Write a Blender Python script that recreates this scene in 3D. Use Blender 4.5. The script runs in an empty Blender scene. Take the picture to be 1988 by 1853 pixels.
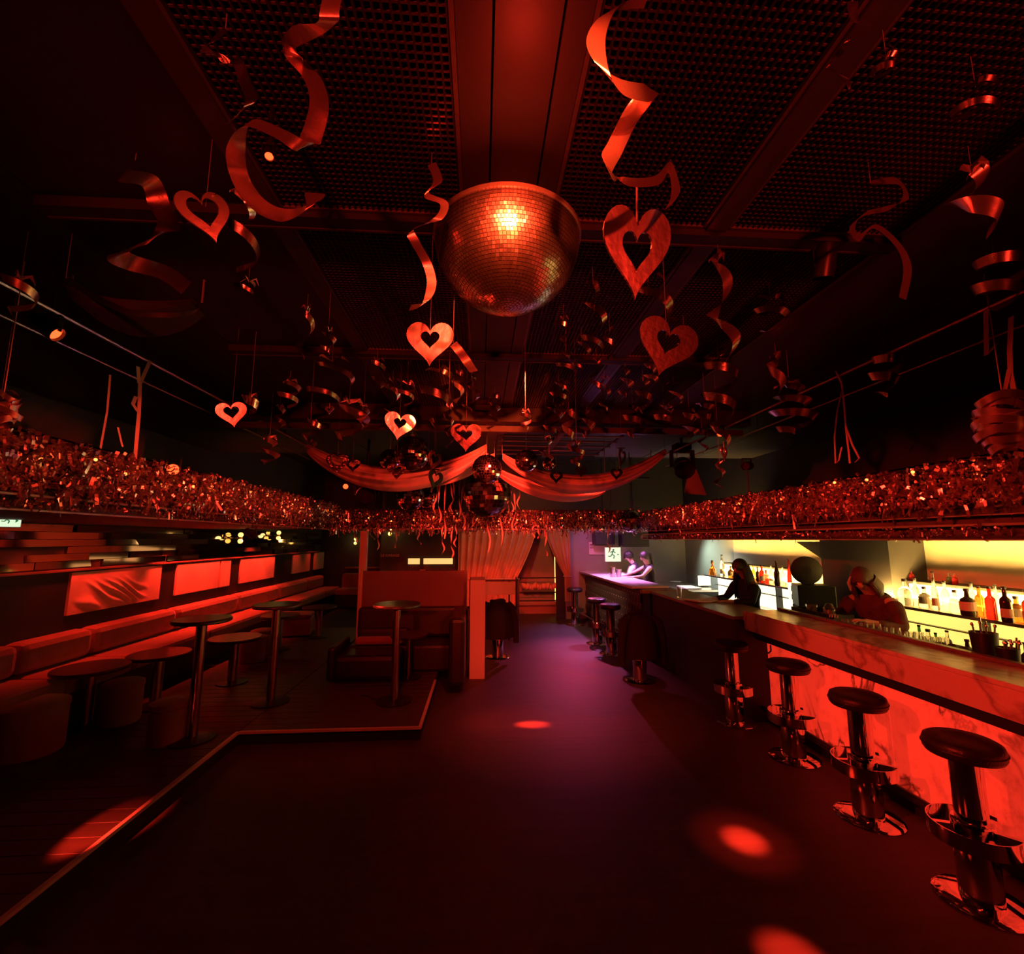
import bpy, bmesh, math, random
import numpy as np
from mathutils import Vector, Matrix, Quaternion
R = math.radians
scene = bpy.context.scene
COL = scene.collection

# ------------------------------------------------------------------ camera
EYE = Vector((0.0, 0.0, 1.95)); YAW = R(-3.84); PITCH = R(7.79); FPX = 880.0
cd = bpy.data.cameras.new('camera'); cam = bpy.data.objects.new('camera', cd); COL.objects.link(cam)
cam.location = EYE; cam.rotation_euler = (R(90) + PITCH, 0, YAW)
cd.sensor_fit = 'HORIZONTAL'; cd.sensor_width = 36; cd.lens = FPX / 1988 * 36; cd.clip_start = .02
scene.camera = cam
# ------------------------------------------------------------------ world, exposure
w = bpy.data.worlds.new('world'); scene.world = w; w.use_nodes = True
w.node_tree.nodes['Background'].inputs[0].default_value = (.0, .0, .0, 1)
w.node_tree.nodes['Background'].inputs[1].default_value = 0
vs = scene.view_settings
scene.display_settings.display_device = 'sRGB'
vs.view_transform = 'Standard'; vs.look = 'None'; vs.gamma = 1; vs.use_curve_mapping = False
vs.exposure = 0.0
# ------------------------------------------------------------------ lights of the room
RED = (1, .030, .012); ORANGE = (1, .11, .03); YEL = (1, .60, .13); COOL = (.72, 1, .82); PURP = (.62, .12, 1)
def aim(o, target):
    d = Vector(target) - o.location
    o.rotation_euler = d.to_track_quat('-Z', 'Y').to_euler()
def spot(loc, target, power, ang, col=RED, blend=.35, rad=.05):
    l = bpy.data.lights.new('spot', 'SPOT'); o = bpy.data.objects.new('spot_light', l); COL.objects.link(o)
    o.location = loc; l.energy = power; l.color = col; l.spot_size = R(ang); l.spot_blend = blend; l.shadow_soft_size = rad
    aim(o, target); return o
def point(loc, power, col=RED, rad=.05):
    l = bpy.data.lights.new('point', 'POINT'); o = bpy.data.objects.new('point_light', l); COL.objects.link(o)
    o.location = loc; l.energy = power; l.color = col; l.shadow_soft_size = rad; return o
def area(loc, target, power, sx, sy, col=RED, spread=180):
    l = bpy.data.lights.new('area', 'AREA'); o = bpy.data.objects.new('area_light', l); COL.objects.link(o)
    o.location = loc; l.energy = power; l.color = col; l.shape = 'RECTANGLE'; l.size = sx; l.size_y = sy; l.spread = R(spread)
    aim(o, target); return o

def P(px, py, x=None, y=None, z=None):
    """world point that the photograph shows at (px, py), on the plane x=, y= or z=."""
    c, s = math.cos(YAW), math.sin(YAW); cp, sp = math.cos(PITCH), math.sin(PITCH)
    f = Vector((-s * cp, c * cp, sp)); r = Vector((c, s, 0)); u = r.cross(f)
    d = f + r * ((px - 994) / FPX) + u * ((926.5 - py) / FPX)
    t = (x - EYE.x) / d.x if x is not None else (y - EYE.y) / d.y if y is not None else (z - EYE.z) / d.z
    return EYE + d * t

CEIL = 3.45
# pin spot for the half mirror ball, from behind the camera
spot((.15, -2.2, 2.60), (.13, 1.94, 3.14), 7500, 9.5, (1, .06, .012), .5, .07)
# points added under the ceiling boards for light scattered off the ball
point((.12, 1.25, 3.25), 3.2, RED, .05)
point((.12, .60, 3.24), 2.2, RED, .05)
# red fill spots added unseen behind the camera, level, above head height
spot((-1.0, -2.8, 2.75), (-.5, 6, 2.70), 640, 38, RED, .5, .12)
spot((1.3, -2.8, 2.75), (.9, 6, 2.70), 720, 38, RED, .5, .12)
# lamps on the rails, each lighting the opposite canopy edge
for yy, e in ((1.9, 260), (2.9, 420), (3.9, 520), (5.0, 560), (6.2, 600), (7.4, 600)):
    spot((2.3, yy - .6, 2.75), (-2.6, yy, 2.52), e * (1.1 if yy < 3 else 1.6), 17, RED, .7, .05)
    spot((-2.2, yy - .6, 2.70), (2.9, yy, 2.34), e * 1.6, 18, RED, .7, .05)
spot((.2, 4.3, 2.95), (.15, 8.1, 2.32), 1500, 40, RED, .6, .05)
# spots added to brighten the bar fascia, booth partition and platform edge
spot((-2.3, 1.6, 2.9), (2.95, 3.0, 1.07), 900, 30, RED, .7, .06)
spot((-2.3, 5.2, 2.9), (2.75, 6.3, 1.0), 60, 40, RED, .7, .06)
spot((.4, 3.6, 3.2), (-.1, 6.75, .9), 190, 28, (1, .06, .02), .8, .05)
spot((-1.3, 4.9, 3.2), (-1.0, 7.3, .9), 36, 50, RED, .8, .05)
spot((-.6, 2.6, 3.2), (-1.5, 5.3, .12), 90, 46, RED, .9, .06)
# banquette: small red downlights grazing the back panels
for yy, e in ((5.1, 22), (5.6, 50), (6.2, 42), (7.2, 130), (7.8, 130), (8.4, 120), (9.1, 110), (9.8, 120), (10.4, 90), (11.8, 20), (13.0, 20)):
    spot((-4.47, yy, 2.05), (-4.64, yy, 1.0), e, 84, RED, .7, .04)
# floor pools
def pool(px, py, src, power, ang, blend=.5, z=0):
    tgt = P(px, py, z=z); d = (tgt - Vector(src)).normalized()
    spot(Vector(src) + d * .14, tgt, power, ang, RED, blend, .03)
pool(1445, 1632, (1.7, 2.0, 3.30), 6500, 5.6, 1)
pool(1445, 1632, (1.7, 2.0, 3.30), 420, 13, 1)
pool(1542, 1864, (1.9, 1.0, 3.30), 4500, 6.0, 1)
pool(1033, 1407, (-2.54, 5.25, 2.0), 14000, 3.6, .7)
pool(1040, 1400, (-2.54, 5.25, 2.0), 500, 20, 1)
pool(216, 1594, (-2.75, -1.7, 2.45), 26000, 3.4, .6, .12)
# curtain and the far end
spot((.9, 8.6, 3.2), (1.0, 11.3, 1.6), 150, 80, (1, .17, .055), .6, .05)
spot((3.0, 9.5, 2.6), (2.95, 9.4, 1.1), 420, 90, (.95, .28, 1), .7, .06)
spot((2.2, 10.9, 2.3), (1.55, 7.9, 0), 330, 46, (1, .09, .26), 1, .05)
spot((.3, 3.2, 3.2), (.9, 5.5, 0), 480, 54, (1, .05, .02), 1, .06)
spot((.1, 6.1, 2.3), (.05, 7.8, 2.5), 60, 70, RED, 1, .05)  # added to brighten the streamers, no fixture
spot((.9, 8.8, 2.6), (2.75, 9.6, .7), 150, 62, (1, .5, .3), .9, .05)  # added to brighten the studded bar front
spot((2.5, 9.8, 2.3), (3.1, 11.4, 1.5), 40, 80, (.8, .15, .6), .8, .06)
# cool working light by the far back bar
spot((4.6, 10.2, 1.75), (5.1, 10.0, 1.45), 34, 130, COOL, .8, .03)
spot((4.2, 9.4, 1.85), (4.5, 9.4, 1.0), 60, 130, (1, 1, .9), .8, .05)
# warm light from behind the shelves on the back wall
area((4.72, 7.9, 1.30), (5.15, 7.9, 2.0), 130, 2.4, .12, YEL)
area((4.72, 4.0, 1.30), (5.15, 4.0, 2.0), 180, 2.4, .12, YEL)

# ------------------------------------------------------------------ helpers
def tag(o, label=None, cat=None, group=None, kind=None):
    if label: o['label'] = label
    if cat: o['category'] = cat
    if group: o['group'] = group
    if kind: o['kind'] = kind
    return o
def empty(name, loc, rz=0, label=None, cat=None, group=None):
    o = bpy.data.objects.new(name, None); COL.objects.link(o); o.location = loc; o.rotation_euler = (0, 0, rz)
    o.empty_display_size = .05
    return tag(o, label, cat, group)
def link(name, me, parent=None, loc=None):
    o = bpy.data.objects.new(name, me); COL.objects.link(o)
    if parent: o.parent = parent
    if loc is not None: o.location = loc
    return o
class MB:
    def __init__(s): s.v = []; s.f = []
    def add(s, v, f):
        n = len(s.v); s.v += [tuple(p) for p in v]; s.f += [tuple(i + n for i in q) for q in f]; return s
    def box(s, x0, x1, y0, y1, z0, z1, m=None):
        v = [Vector(p) for p in ((x0,y0,z0),(x1,y0,z0),(x1,y1,z0),(x0,y1,z0),(x0,y0,z1),(x1,y0,z1),(x1,y1,z1),(x0,y1,z1))]
        if m is not None: v = [m @ p for p in v]
        return s.add(v, [(0,3,2,1),(4,5,6,7),(0,1,5,4),(1,2,6,5),(2,3,7,6),(3,0,4,7)])
    def bbox(s, x0, x1, y0, y1, z0, z1, b=.01, m=None):
        """box with chamfered edges"""
        bm = bmesh.new(); bmesh.ops.create_cube(bm, size=1)
        for v in bm.verts:
            v.co = Vector((x0 + (v.co.x + .5) * (x1 - x0), y0 + (v.co.y + .5) * (y1 - y0), z0 + (v.co.z + .5) * (z1 - z0)))
        bmesh.ops.bevel(bm, geom=bm.edges[:], offset=b, segments=2, affect='EDGES', profile=.5)
        bm.verts.ensure_lookup_table(); bm.verts.index_update()
        v = [m @ x.co if m is not None else x.co.copy() for x in bm.verts]; f = [[x.index for x in q.verts] for q in bm.faces]
        bm.free(); return s.add(v, f)
    def lathe(s, prof, n=24, m=None, c=(0,0), sx=1, sy=1, wob=None):
        v = []; f = []
        for r, z in prof:
            for i in range(n):
                a = 2 * math.pi * i / n
                k = 1 if wob is None else wob(a, z)
                v.append(Vector((c[0] + r * k * sx * math.cos(a), c[1] + r * k * sy * math.sin(a), z)))
        for j in range(len(prof) - 1):
            for i in range(n):
                k = (i + 1) % n
                f.append((j*n+i, j*n+k, (j+1)*n+k, (j+1)*n+i))
        if prof[0][0] > 1e-6: f.append(tuple(reversed(range(n))))
        if prof[-1][0] > 1e-6: f.append(tuple(range((len(prof)-1)*n, len(prof)*n)))
        if m is not None: v = [m @ p for p in v]
        return s.add(v, f)
    def tube(s, pts, r, n=8, closed=False, cap=True):
        pts = [Vector(p) for p in pts]; N = len(pts); v = []; f = []
        rr = r if hasattr(r, '__len__') else [r] * N
        up = None
        for i, p in enumerate(pts):
            a = pts[(i-1) % N] if closed or i > 0 else p
            b = pts[(i+1) % N] if closed or i < N-1 else p
            t = (b - a); t = t.normalized() if t.length > 1e-9 else Vector((0,0,1))
            if up is None: up = Vector((0,0,1)) if abs(t.z) < .9 else Vector((1,0,0))
            q = t.cross(up)
            if q.length < 1e-4: q = t.orthogonal()
            q.normalize(); up = q.cross(t)
            for k in range(n):
                an = 2 * math.pi * k / n
                v.append(p + (q * math.cos(an) + up * math.sin(an)) * rr[i])
        for i in range(N if closed else N-1):
            j = (i+1) % N
            for k in range(n):
                l = (k+1) % n
                f.append((i*n+k, i*n+l, j*n+l, j*n+k))
        if cap and not closed:
            f.append(tuple(reversed(range(n)))); f.append(tuple(range((N-1)*n, N*n)))
        return s.add(v, f)
    def strip(s, pts, wid):
        """foil strip: pts centre line, wid list of half-width vectors"""
        v = []; f = []
        for p, q in zip(pts, wid):
            v += [Vector(p) - Vector(q), Vector(p) + Vector(q)]
        for i in range(len(pts) - 1): f.append((2*i, 2*i+1, 2*i+3, 2*i+2))
        return s.add(v, f)
    def ball(s, c, r, n=12, m=8, sc=(1,1,1)):
        prof = [(max(0, math.sin(math.pi*i/m)) * r, -math.cos(math.pi*i/m) * r) for i in range(m+1)]
        prof[0] = (0, -r); prof[-1] = (0, r)
        M = Matrix.Translation(Vector(c)) @ Matrix.Diagonal((sc[0], sc[1], sc[2], 1))
        return s.lathe(prof, n, M)
    def mesh(s, name, mat=None, smooth=False):
        me = bpy.data.meshes.new(name); me.from_pydata(s.v, [], s.f); me.update()
        if mat: me.materials.append(mat)
        if smooth:
            me.polygons.foreach_set('use_smooth', [True] * len(me.polygons))
            try: me.set_sharp_from_angle(angle=R(42))
            except Exception: pass
        return me
    def build(s, name, mat=None, parent=None, loc=None, smooth=False):
        return link(name, s.mesh(name, mat, smooth), parent, loc)
def box(name, mat, x0, x1, y0, y1, z0, z1, parent=None, b=0):
    m = MB(); (m.bbox(x0,x1,y0,y1,z0,z1,b) if b else m.box(x0,x1,y0,y1,z0,z1))
    return m.build(name, mat, parent)
def struct(o): o['kind'] = 'structure'; return o
_cache = {}
def cached(key, fn):
    if key not in _cache: _cache[key] = fn()
    return _cache[key]

# ------------------------------------------------------------------ materials
def mat(name, col, rough=.6, metal=0, var=.15, scale=6, bump=0, bscale=40, coat=0, spec=.5, stretch=None, sheen=0, trans=0):
    m = bpy.data.materials.new(name); m.use_nodes = True; nt = m.node_tree; b = nt.nodes['Principled BSDF']
    tc = nt.nodes.new('ShaderNodeTexCoord'); no = nt.nodes.new('ShaderNodeTexNoise'); no.inputs['Scale'].default_value = scale
    no.inputs['Detail'].default_value = 4
    src = tc.outputs['Object']
    if stretch:
        mp = nt.nodes.new('ShaderNodeMapping'); mp.inputs['Scale'].default_value = stretch; nt.links.new(src, mp.inputs[0]); src = mp.outputs[0]
    nt.links.new(src, no.inputs['Vector'])
    mx = nt.nodes.new('ShaderNodeMix'); mx.data_type = 'RGBA'
    mx.inputs['A'].default_value = (*[c * (1 - var) for c in col], 1); mx.inputs['B'].default_value = (*[min(1, c * (1 + var)) for c in col], 1)
    nt.links.new(no.outputs['Fac'], mx.inputs['Factor']); nt.links.new(mx.outputs['Result'], b.inputs['Base Color'])
    b.inputs['Roughness'].default_value = rough; b.inputs['Metallic'].default_value = metal
    b.inputs['Coat Weight'].default_value = coat; b.inputs['Specular IOR Level'].default_value = spec
    b.inputs['Transmission Weight'].default_value = trans
    if sheen: b.inputs['Sheen Weight'].default_value = sheen
    if bump:
        n2 = nt.nodes.new('ShaderNodeTexNoise'); n2.inputs['Scale'].default_value = bscale; n2.inputs['Detail'].default_value = 3
        nt.links.new(src, n2.inputs['Vector'])
        bp = nt.nodes.new('ShaderNodeBump'); bp.inputs['Strength'].default_value = bump; bp.inputs['Distance'].default_value = .02
        nt.links.new(n2.outputs['Fac'], bp.inputs['Height']); nt.links.new(bp.outputs['Normal'], b.inputs['Normal'])
    return m
def glow(name, col, strength, base=(.8,.8,.8), var=0, scale=3):
    m = mat(name, base, .4); nt = m.node_tree; b = nt.nodes['Principled BSDF']
    b.inputs['Emission Strength'].default_value = strength
    if var:
        no = nt.nodes.new('ShaderNodeTexNoise'); no.inputs['Scale'].default_value = scale
        tc = nt.nodes['Texture Coordinate']; nt.links.new(tc.outputs['Object'], no.inputs['Vector'])
        mx = nt.nodes.new('ShaderNodeMix'); mx.data_type = 'RGBA'
        mx.inputs['A'].default_value = (*[c*(1-var) for c in col], 1); mx.inputs['B'].default_value = (*[c*(1+var) for c in col], 1)
        nt.links.new(no.outputs['Fac'], mx.inputs['Factor']); nt.links.new(mx.outputs['Result'], b.inputs['Emission Color'])
    else: b.inputs['Emission Color'].default_value = (*col, 1)
    return m
M = {}
M['floor'] = mat('dark_floor_boards', (.06, .046, .042), .55, 0, .45, 3, .10, 60, stretch=(.35, 7, 1))
M['plank'] = mat('platform_planks', (.075, .058, .05), .45, 0, .35, 4, .12, 50, stretch=(.5, 8, 1))
M['riser'] = mat('black_riser', (.015, .013, .013), .7)
M['nosing'] = mat('brushed_nosing', (.85, .78, .76), .45, .2, .1)
M['black'] = mat('black_paint', (.012, .011, .011), .6)
M['blacksteel'] = mat('black_steel', (.02, .018, .018), .38, .3)
M['wall'] = mat('dark_wall_paint', (.05, .042, .04), .75, 0, .3, 2, .05)
M['wallgrey'] = mat('grey_wall_paint', (.33, .32, .29), .7, 0, .25, 1.6, .05)
M['wallwarm'] = mat('backbar_wall_plaster', (.62, .5, .36), .55, 0, .25, 1.3, .06)
M['board'] = mat('ceiling_board', (.045, .035, .033), .5, 0, .25, 2.5, .06, 30)
M['mesh'] = mat('grating_steel', (.17, .13, .13), .4, .5, .3, 40)
M['chrome'] = mat('polished_chrome', (.82, .8, .8), .06, 1, .05)
M['steel'] = mat('brushed_steel', (.55, .52, .5), .28, 1, .12, 30)
M['rail'] = mat('rail_metal', (.5, .45, .43), .3, .9, .2)
M['tabletop'] = mat('dark_tabletop', (.05, .035, .03), .32, 0, .3, 4)
M['leather'] = mat('dark_leather', (.018, .012, .011), .36, 0, .25, 8, .2, 90)
M['velvet'] = mat('red_velvet', (.30, .13, .12), .75, 0, .3, 7, .25, 50, sheen=.4)
M['panelfab'] = mat('panel_fabric', (.72, .5, .46), .8, 0, .12, 9, .12, 120)
M['redboard'] = mat('red_lacquer_board', (.17, .095, .09), .4, 0, .1, 3)
M['post'] = mat('painted_post', (.62, .5, .46), .5, 0, .08, 3)
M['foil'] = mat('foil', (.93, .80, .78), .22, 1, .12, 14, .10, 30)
M['foildark'] = mat('foil_darker', (.5, .36, .35), .24, 1, .2, 14, .06, 30); M['foilsilhouette'] = mat('foil_silhouette', (.05, .04, .04), .2, 1, .2, 14, .2, 30)  # darker copies of the foil; the black one paints hearts as silhouettes
M['satin'] = mat('satin_foil', (.9, .7, .66), .27, .92, .10, 10, .05, 25)
M['tinsel'] = mat('tinsel_foil', (.95, .72, .70), .27, .96, .25, 30)
M['mirror'] = mat('mirror_tile', (.88, .86, .85), .26, 1, .08, 20); M['mirrorsmall'] = mat('small_mirror_tile', (.88, .84, .82), .10, 1, .08, 20)
M['mirrorwall'] = mat('mirror_slat', (.5, .36, .32), .06, 1, .15, 2)
M['swag'] = mat('swag_fabric', (.66, .5, .47), .8, 0, .12, 6, .2, 40)
M['curtain'] = mat('curtain_fabric', (.6, .36, .28), .8, 0, .15, 5, .15, 60)
M['blackcloth'] = mat('black_cloth', (.018, .014, .016), .9, 0, .3, 12, .3, 60)
M['string'] = mat('ribbon_string', (.55, .42, .40), .5, .2, .1); M['thread'] = mat('thin_thread', (.2, .15, .15), .6)
M['marble'] = mat('veined_marble', (.75, .66, .6), .22, 0, .15, 3)
M['wood'] = mat('counter_wood', (.30, .2, .14), .3, 0, .3, 4, .05, stretch=(1, .25, 1))
M['purptop'] = mat('pale_counter_top', (.72, .66, .68), .28, 0, .1, 4)
M['tuft'] = mat('tufted_dark_leather', (.07, .06, .05), .35, 0, .3, 10, .2, 60)
M['skin'] = mat('skin', (.62, .40, .32), .5, 0, .08, 10)
M['hairblack'] = mat('black_hair', (.014, .010, .009), .4, 0, .4, 30, .3, 120, stretch=(6, 6, .6))
M['hairbrown'] = mat('auburn_hair', (.085, .04, .028), .5, 0, .4, 30, .3, 120, stretch=(6, 6, .6))
M['shirtwhite'] = mat('white_shirt', (.8, .77, .77), .8, 0, .08, 10, .15, 40)
M['streak'] = mat('lit_hair', (.72, .6, .5), .5, 0, .2, 30)  # backlit shine on the hair, put into its colour
M['vest'] = mat('dark_waistcoat', (.025, .02, .025), .7, 0, .2)
M['trousers'] = mat('dark_trousers', (.02, .018, .02), .8)
M['print'] = mat('dark_print_dress', (.10, .035, .03), .75, 0, .9, 14, .1)
M['wallet'] = mat('paper', (.8, .74, .72), .8, 0, .05)
M['glassy'] = mat('clear_glass', (.9, .9, .88), .04, 0, .02, trans=.92)
M['amber'] = mat('amber_glass', (.55, .16, .02), .06, 0, .1, trans=.75)
M['redglass'] = mat('red_liquor', (.55, .02, .015), .08, 0, .1, trans=.6)
M['darkglass'] = mat('dark_bottle_glass', (.03, .025, .012), .08, 0, .1)
M['greenglass'] = mat('green_glass', (.04, .25, .06), .06, 0, .1, trans=.7)
M['label'] = mat('paper_label', (.8, .72, .6), .7)
M['bulb'] = glow('warm_bulb', (1, .60, .10), 3)
M['backlit'] = glow('backlit_shelf_panel', (1, .64, .13), 1.5, var=.3, scale=2.5)
M['backlit2'] = glow('backlit_white_panel', (1, .86, .5), 1.9, var=.2, scale=2)
M['slot'] = glow('lit_slot_window', (1, .72, .22), .85, var=.12)
M['led'] = glow('led_strip', (1, .75, .12), 3.0)
M['lensred'] = glow('red_lamp_lens', (1, .06, .012), 4)
M['lensoff'] = mat('dark_lens', (.03, .01, .01), .08)
M['string_bulb'] = glow('string_bulb', (1, .11, .02), 9)
M['exitface'] = glow('exit_sign_face', (.80, 1, .68), .95, (.2, .2, .2))
M['exitgreen'] = glow('exit_sign_green', (.03, .25, .09), .5, (.02, .1, .05))
M['signtext'] = mat('sign_letters', (.6, .5, .45), .35, .6)
# backlit veined stone of the bar front
def stone():
    m = bpy.data.materials.new('backlit_veined_stone'); m.use_nodes = True; nt = m.node_tree; b = nt.nodes['Principled BSDF']
    tc = nt.nodes.new('ShaderNodeTexCoord')
    n1 = nt.nodes.new('ShaderNodeTexNoise'); n1.inputs['Scale'].default_value = 1.6; n1.inputs['Detail'].default_value = 5; n1.inputs['Distortion'].default_value = .6
    mp = nt.nodes.new('ShaderNodeMapping'); mp.inputs['Scale'].default_value = (1, 1.1, .75)
    nt.links.new(tc.outputs['Object'], mp.inputs[0]); nt.links.new(mp.outputs[0], n1.inputs['Vector'])
    sub = nt.nodes.new('ShaderNodeMath'); sub.operation = 'SUBTRACT'; sub.inputs[1].default_value = .5; nt.links.new(n1.outputs['Fac'], sub.inputs[0])
    ab = nt.nodes.new('ShaderNodeMath'); ab.operation = 'ABSOLUTE'; nt.links.new(sub.outputs[0], ab.inputs[0])
    rp = nt.nodes.new('ShaderNodeValToRGB'); e = rp.color_ramp.elements
    e[0].position = 0; e[0].color = (.16, .16, .16, 1); e[1].position = .022; e[1].color = (1, 1, 1, 1)
    nt.links.new(ab.outputs[0], rp.inputs[0])
    n2 = nt.nodes.new('ShaderNodeTexNoise'); n2.inputs['Scale'].default_value = 9; n2.inputs['Detail'].default_value = 8; n2.inputs['Roughness'].default_value = .7
    nt.links.new(mp.outputs[0], n2.inputs['Vector'])
    r2 = nt.nodes.new('ShaderNodeValToRGB'); e = r2.color_ramp.elements
    e[0].position = .30; e[0].color = (.62, .62, .62, 1); e[1].position = .50; e[1].color = (1, 1, 1, 1)
    nt.links.new(n2.outputs['Fac'], r2.inputs[0])
    # veins gather in bands
    n3 = nt.nodes.new('ShaderNodeTexNoise'); n3.inputs['Scale'].default_value = .9; nt.links.new(mp.outputs[0], n3.inputs['Vector'])
    r3 = nt.nodes.new('ShaderNodeValToRGB'); e = r3.color_ramp.elements; e[0].position = .46; e[1].position = .56
    nt.links.new(n3.outputs['Fac'], r3.inputs[0])
    mm = nt.nodes.new('ShaderNodeMix'); mm.data_type = 'RGBA'; mm.inputs['A'].default_value = (1,1,1,1)
    nt.links.new(r3.outputs['Color'], mm.inputs['Factor']); nt.links.new(rp.outputs['Color'], mm.inputs['B'])
    mu = nt.nodes.new('ShaderNodeMix'); mu.data_type = 'RGBA'; mu.blend_type = 'MULTIPLY'; mu.inputs['Factor'].default_value = 1
    nt.links.new(mm.outputs['Result'], mu.inputs['A']); nt.links.new(r2.outputs['Color'], mu.inputs['B'])
    m2 = nt.nodes.new('ShaderNodeMix'); m2.data_type = 'RGBA'; m2.blend_type = 'MULTIPLY'; m2.inputs['Factor'].default_value = 1
    m2.inputs['A'].default_value = (1, .034, .014, 1); nt.links.new(mu.outputs['Result'], m2.inputs['B'])
    nt.links.new(m2.outputs['Result'], b.inputs['Emission Color']); b.inputs['Emission Strength'].default_value = .74
    m3 = nt.nodes.new('ShaderNodeMix'); m3.data_type = 'RGBA'; m3.blend_type = 'MULTIPLY'; m3.inputs['Factor'].default_value = 1
    m3.inputs['A'].default_value = (.5, .36, .32, 1); nt.links.new(mu.outputs['Result'], m3.inputs['B']); nt.links.new(m3.outputs['Result'], b.inputs['Base Color'])
    b.inputs['Roughness'].default_value = .25
    return m
M['stone'] = stone()
def veined(name, base, vein, rough):
    m = mat(name, base, rough, 0, .12, 4); nt = m.node_tree; b = nt.nodes['Principled BSDF']
    tc = nt.nodes['Texture Coordinate']; n1 = nt.nodes.new('ShaderNodeTexNoise'); n1.inputs['Scale'].default_value = 1.7; n1.inputs['Detail'].default_value = 6
    n1.inputs['Distortion'].default_value = .8; nt.links.new(tc.outputs['Object'], n1.inputs['Vector'])
    sub = nt.nodes.new('ShaderNodeMath'); sub.operation = 'SUBTRACT'; sub.inputs[1].default_value = .5; nt.links.new(n1.outputs['Fac'], sub.inputs[0])
    ab = nt.nodes.new('ShaderNodeMath'); ab.operation = 'ABSOLUTE'; nt.links.new(sub.outputs[0], ab.inputs[0])
    rp = nt.nodes.new('ShaderNodeValToRGB'); e = rp.color_ramp.elements
    e[0].position = 0; e[0].color = (*vein, 1); e[1].position = .05; e[1].color = (*base, 1)
    nt.links.new(ab.outputs[0], rp.inputs[0]); nt.links.new(rp.outputs['Color'], b.inputs['Base Color'])
    return m
M['marble'] = veined('veined_counter_marble', (.74, .62, .56), (.40, .30, .26), .2)

# ================================================================== the room
XL, XR, YB, YF = -4.75, 5.2, -4.0, 11.4
struct(box('floor', M['floor'], XL, XR, YB, 14.2, -.12, 0))
struct(box('wall_back', M['black'], XL, XR, YB - .1, YB, 0, 4))
struct(box('wall_left', M['wall'], XL - .1, XL, YB, 14.2, 0, 4))
struct(box('wall_right', M['wallwarm'], XR, XR + .1, YB, 9.15, 0, 2.3))
struct(box('wall_right_far', M['wallgrey'], XR, XR + .1, 9.15, 14.2, 0, 2.3))
struct(box('wall_right_upper', M['black'], XR, XR + .1, YB, 14.2, 2.3, 4))  # upper wall blackened in colour so it looks unlit
struct(box('wall_alcove', M['wall'], XL, -2.4, 14.0, 14.1, 0, 4))
struct(box('wall_alcove_side', M['wall'], -2.45, -2.35, YF, 14.0, 0, 4))
struct(box('wall_far', M['wall'], -2.35, .92, YF, YF + .1, 0, 2.355))
struct(box('wall_far_bar', M['wallgrey'], 1.86, XR, YF, YF + .1, 0, 2.3))
struct(box('wall_far_upper', M['black'], -2.35, XR, YF - .02, YF + .1, 2.36, 4))  # blackened in colour too, imitating the unlit wall above the canopies
struct(box('wall_corridor', M['wallgrey'], -.2, 2.6, 13.2, 13.3, 0, 4))
struct(box('wall_corridor_side', M['wall'], 1.98, 2.08, YF + .1, 13.2, 0, 4))
# ceiling: black slab, boards, beams, grating panels hung below it
ceil = struct(box('ceiling', M['black'], XL, XR, YB, 14.2, 3.95, 4.05))
def cpart(name, m, *b, bev=0): return box(name, m, *b, parent=ceil, b=bev)
for k, (a, b) in enumerate(((-.09, .018), (.026, .222), (.230, .31))):
    cpart('ceiling_board', M['board'], a, b, -1.2, 8.2, CEIL + (.004 if k == 1 else 0), CEIL + .03)
for a, b in ((-1.02, -.93), (1.08, 1.18)):
    cpart('ceiling_board', M['board'], a, b, -1.2, 8.2, CEIL - .01, CEIL + .04)
for a, b in ((2.08, 3.0), (3.01, 4.0), (4.01, 5.1)):
    cpart('ceiling_board', M['board'], a, b, -1.2, 8.2, CEIL + .02, CEIL + .05)
for a, b in ((-1.98, -1.03), (-3.4, -1.99), (-4.7, -3.41)):
    cpart('ceiling_board', M['black'], a, b, -1.2, 8.2, CEIL + .02, CEIL + .05)  # board nearest the grating is put in black to imitate unlit ceiling
beams_y = (.44, 2.0, 3.57, 5.2)
for y in beams_y:
    cpart('cross_beam', M['black'], -2.0, 2.1, y - .035, y + .035, CEIL - .03, CEIL + .06)
    cpart('beam_edge', M['board'], -2.0, 2.1, y + .037, y + .05, CEIL - .035, CEIL - .02)
cpart('cross_truss', M['black'], -3.0, 3.2, 5.08, 5.22, CEIL - .16, CEIL + .1)
cpart('truss_pipe', M['board'], -3.0, 3.2, 5.24, 5.30, CEIL - .24, CEIL - .17)
for i in range(7):
    y = 5.75 + i * .36
    m = MB(); m.tube([(.25, y, CEIL), (2.1, y, CEIL)], .013, 6); m.build('ceiling_slat_pipe', M['rail'], ceil)
def grating(wx, wy):
    m = MB(); p = .0265; n = int(wy / p)
    for i in range(n):            # flattened wavy strands across, as in expanded metal
        y = (i + .5) * wy / n
        m.box(0, wx, y - .0035, y + .0035, .008, .020)
    q = MB(); k = int(wx / .026)  # long bars coloured black to read as shade between the lit strands
    for i in range(k):
        x = (i + .5) * wx / k
        q.box(x - .0032, x + .0032, 0, wy, 0, .012)
    for y in (0, wy): m.box(0, wx, y - .008, y + .008, -.004, .02)
    for x in (0, wx): m.box(x - .008, x + .008, 0, wy, -.004, .02)
    nf = len(m.f); m.add(q.v, q.f); me = m.mesh('grating', M['mesh']); me.materials.append(M['black'])
    me.polygons.foreach_set('material_index', [0] * nf + [1] * len(q.f)); return me
ys = (-1.13,) + beams_y
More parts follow.
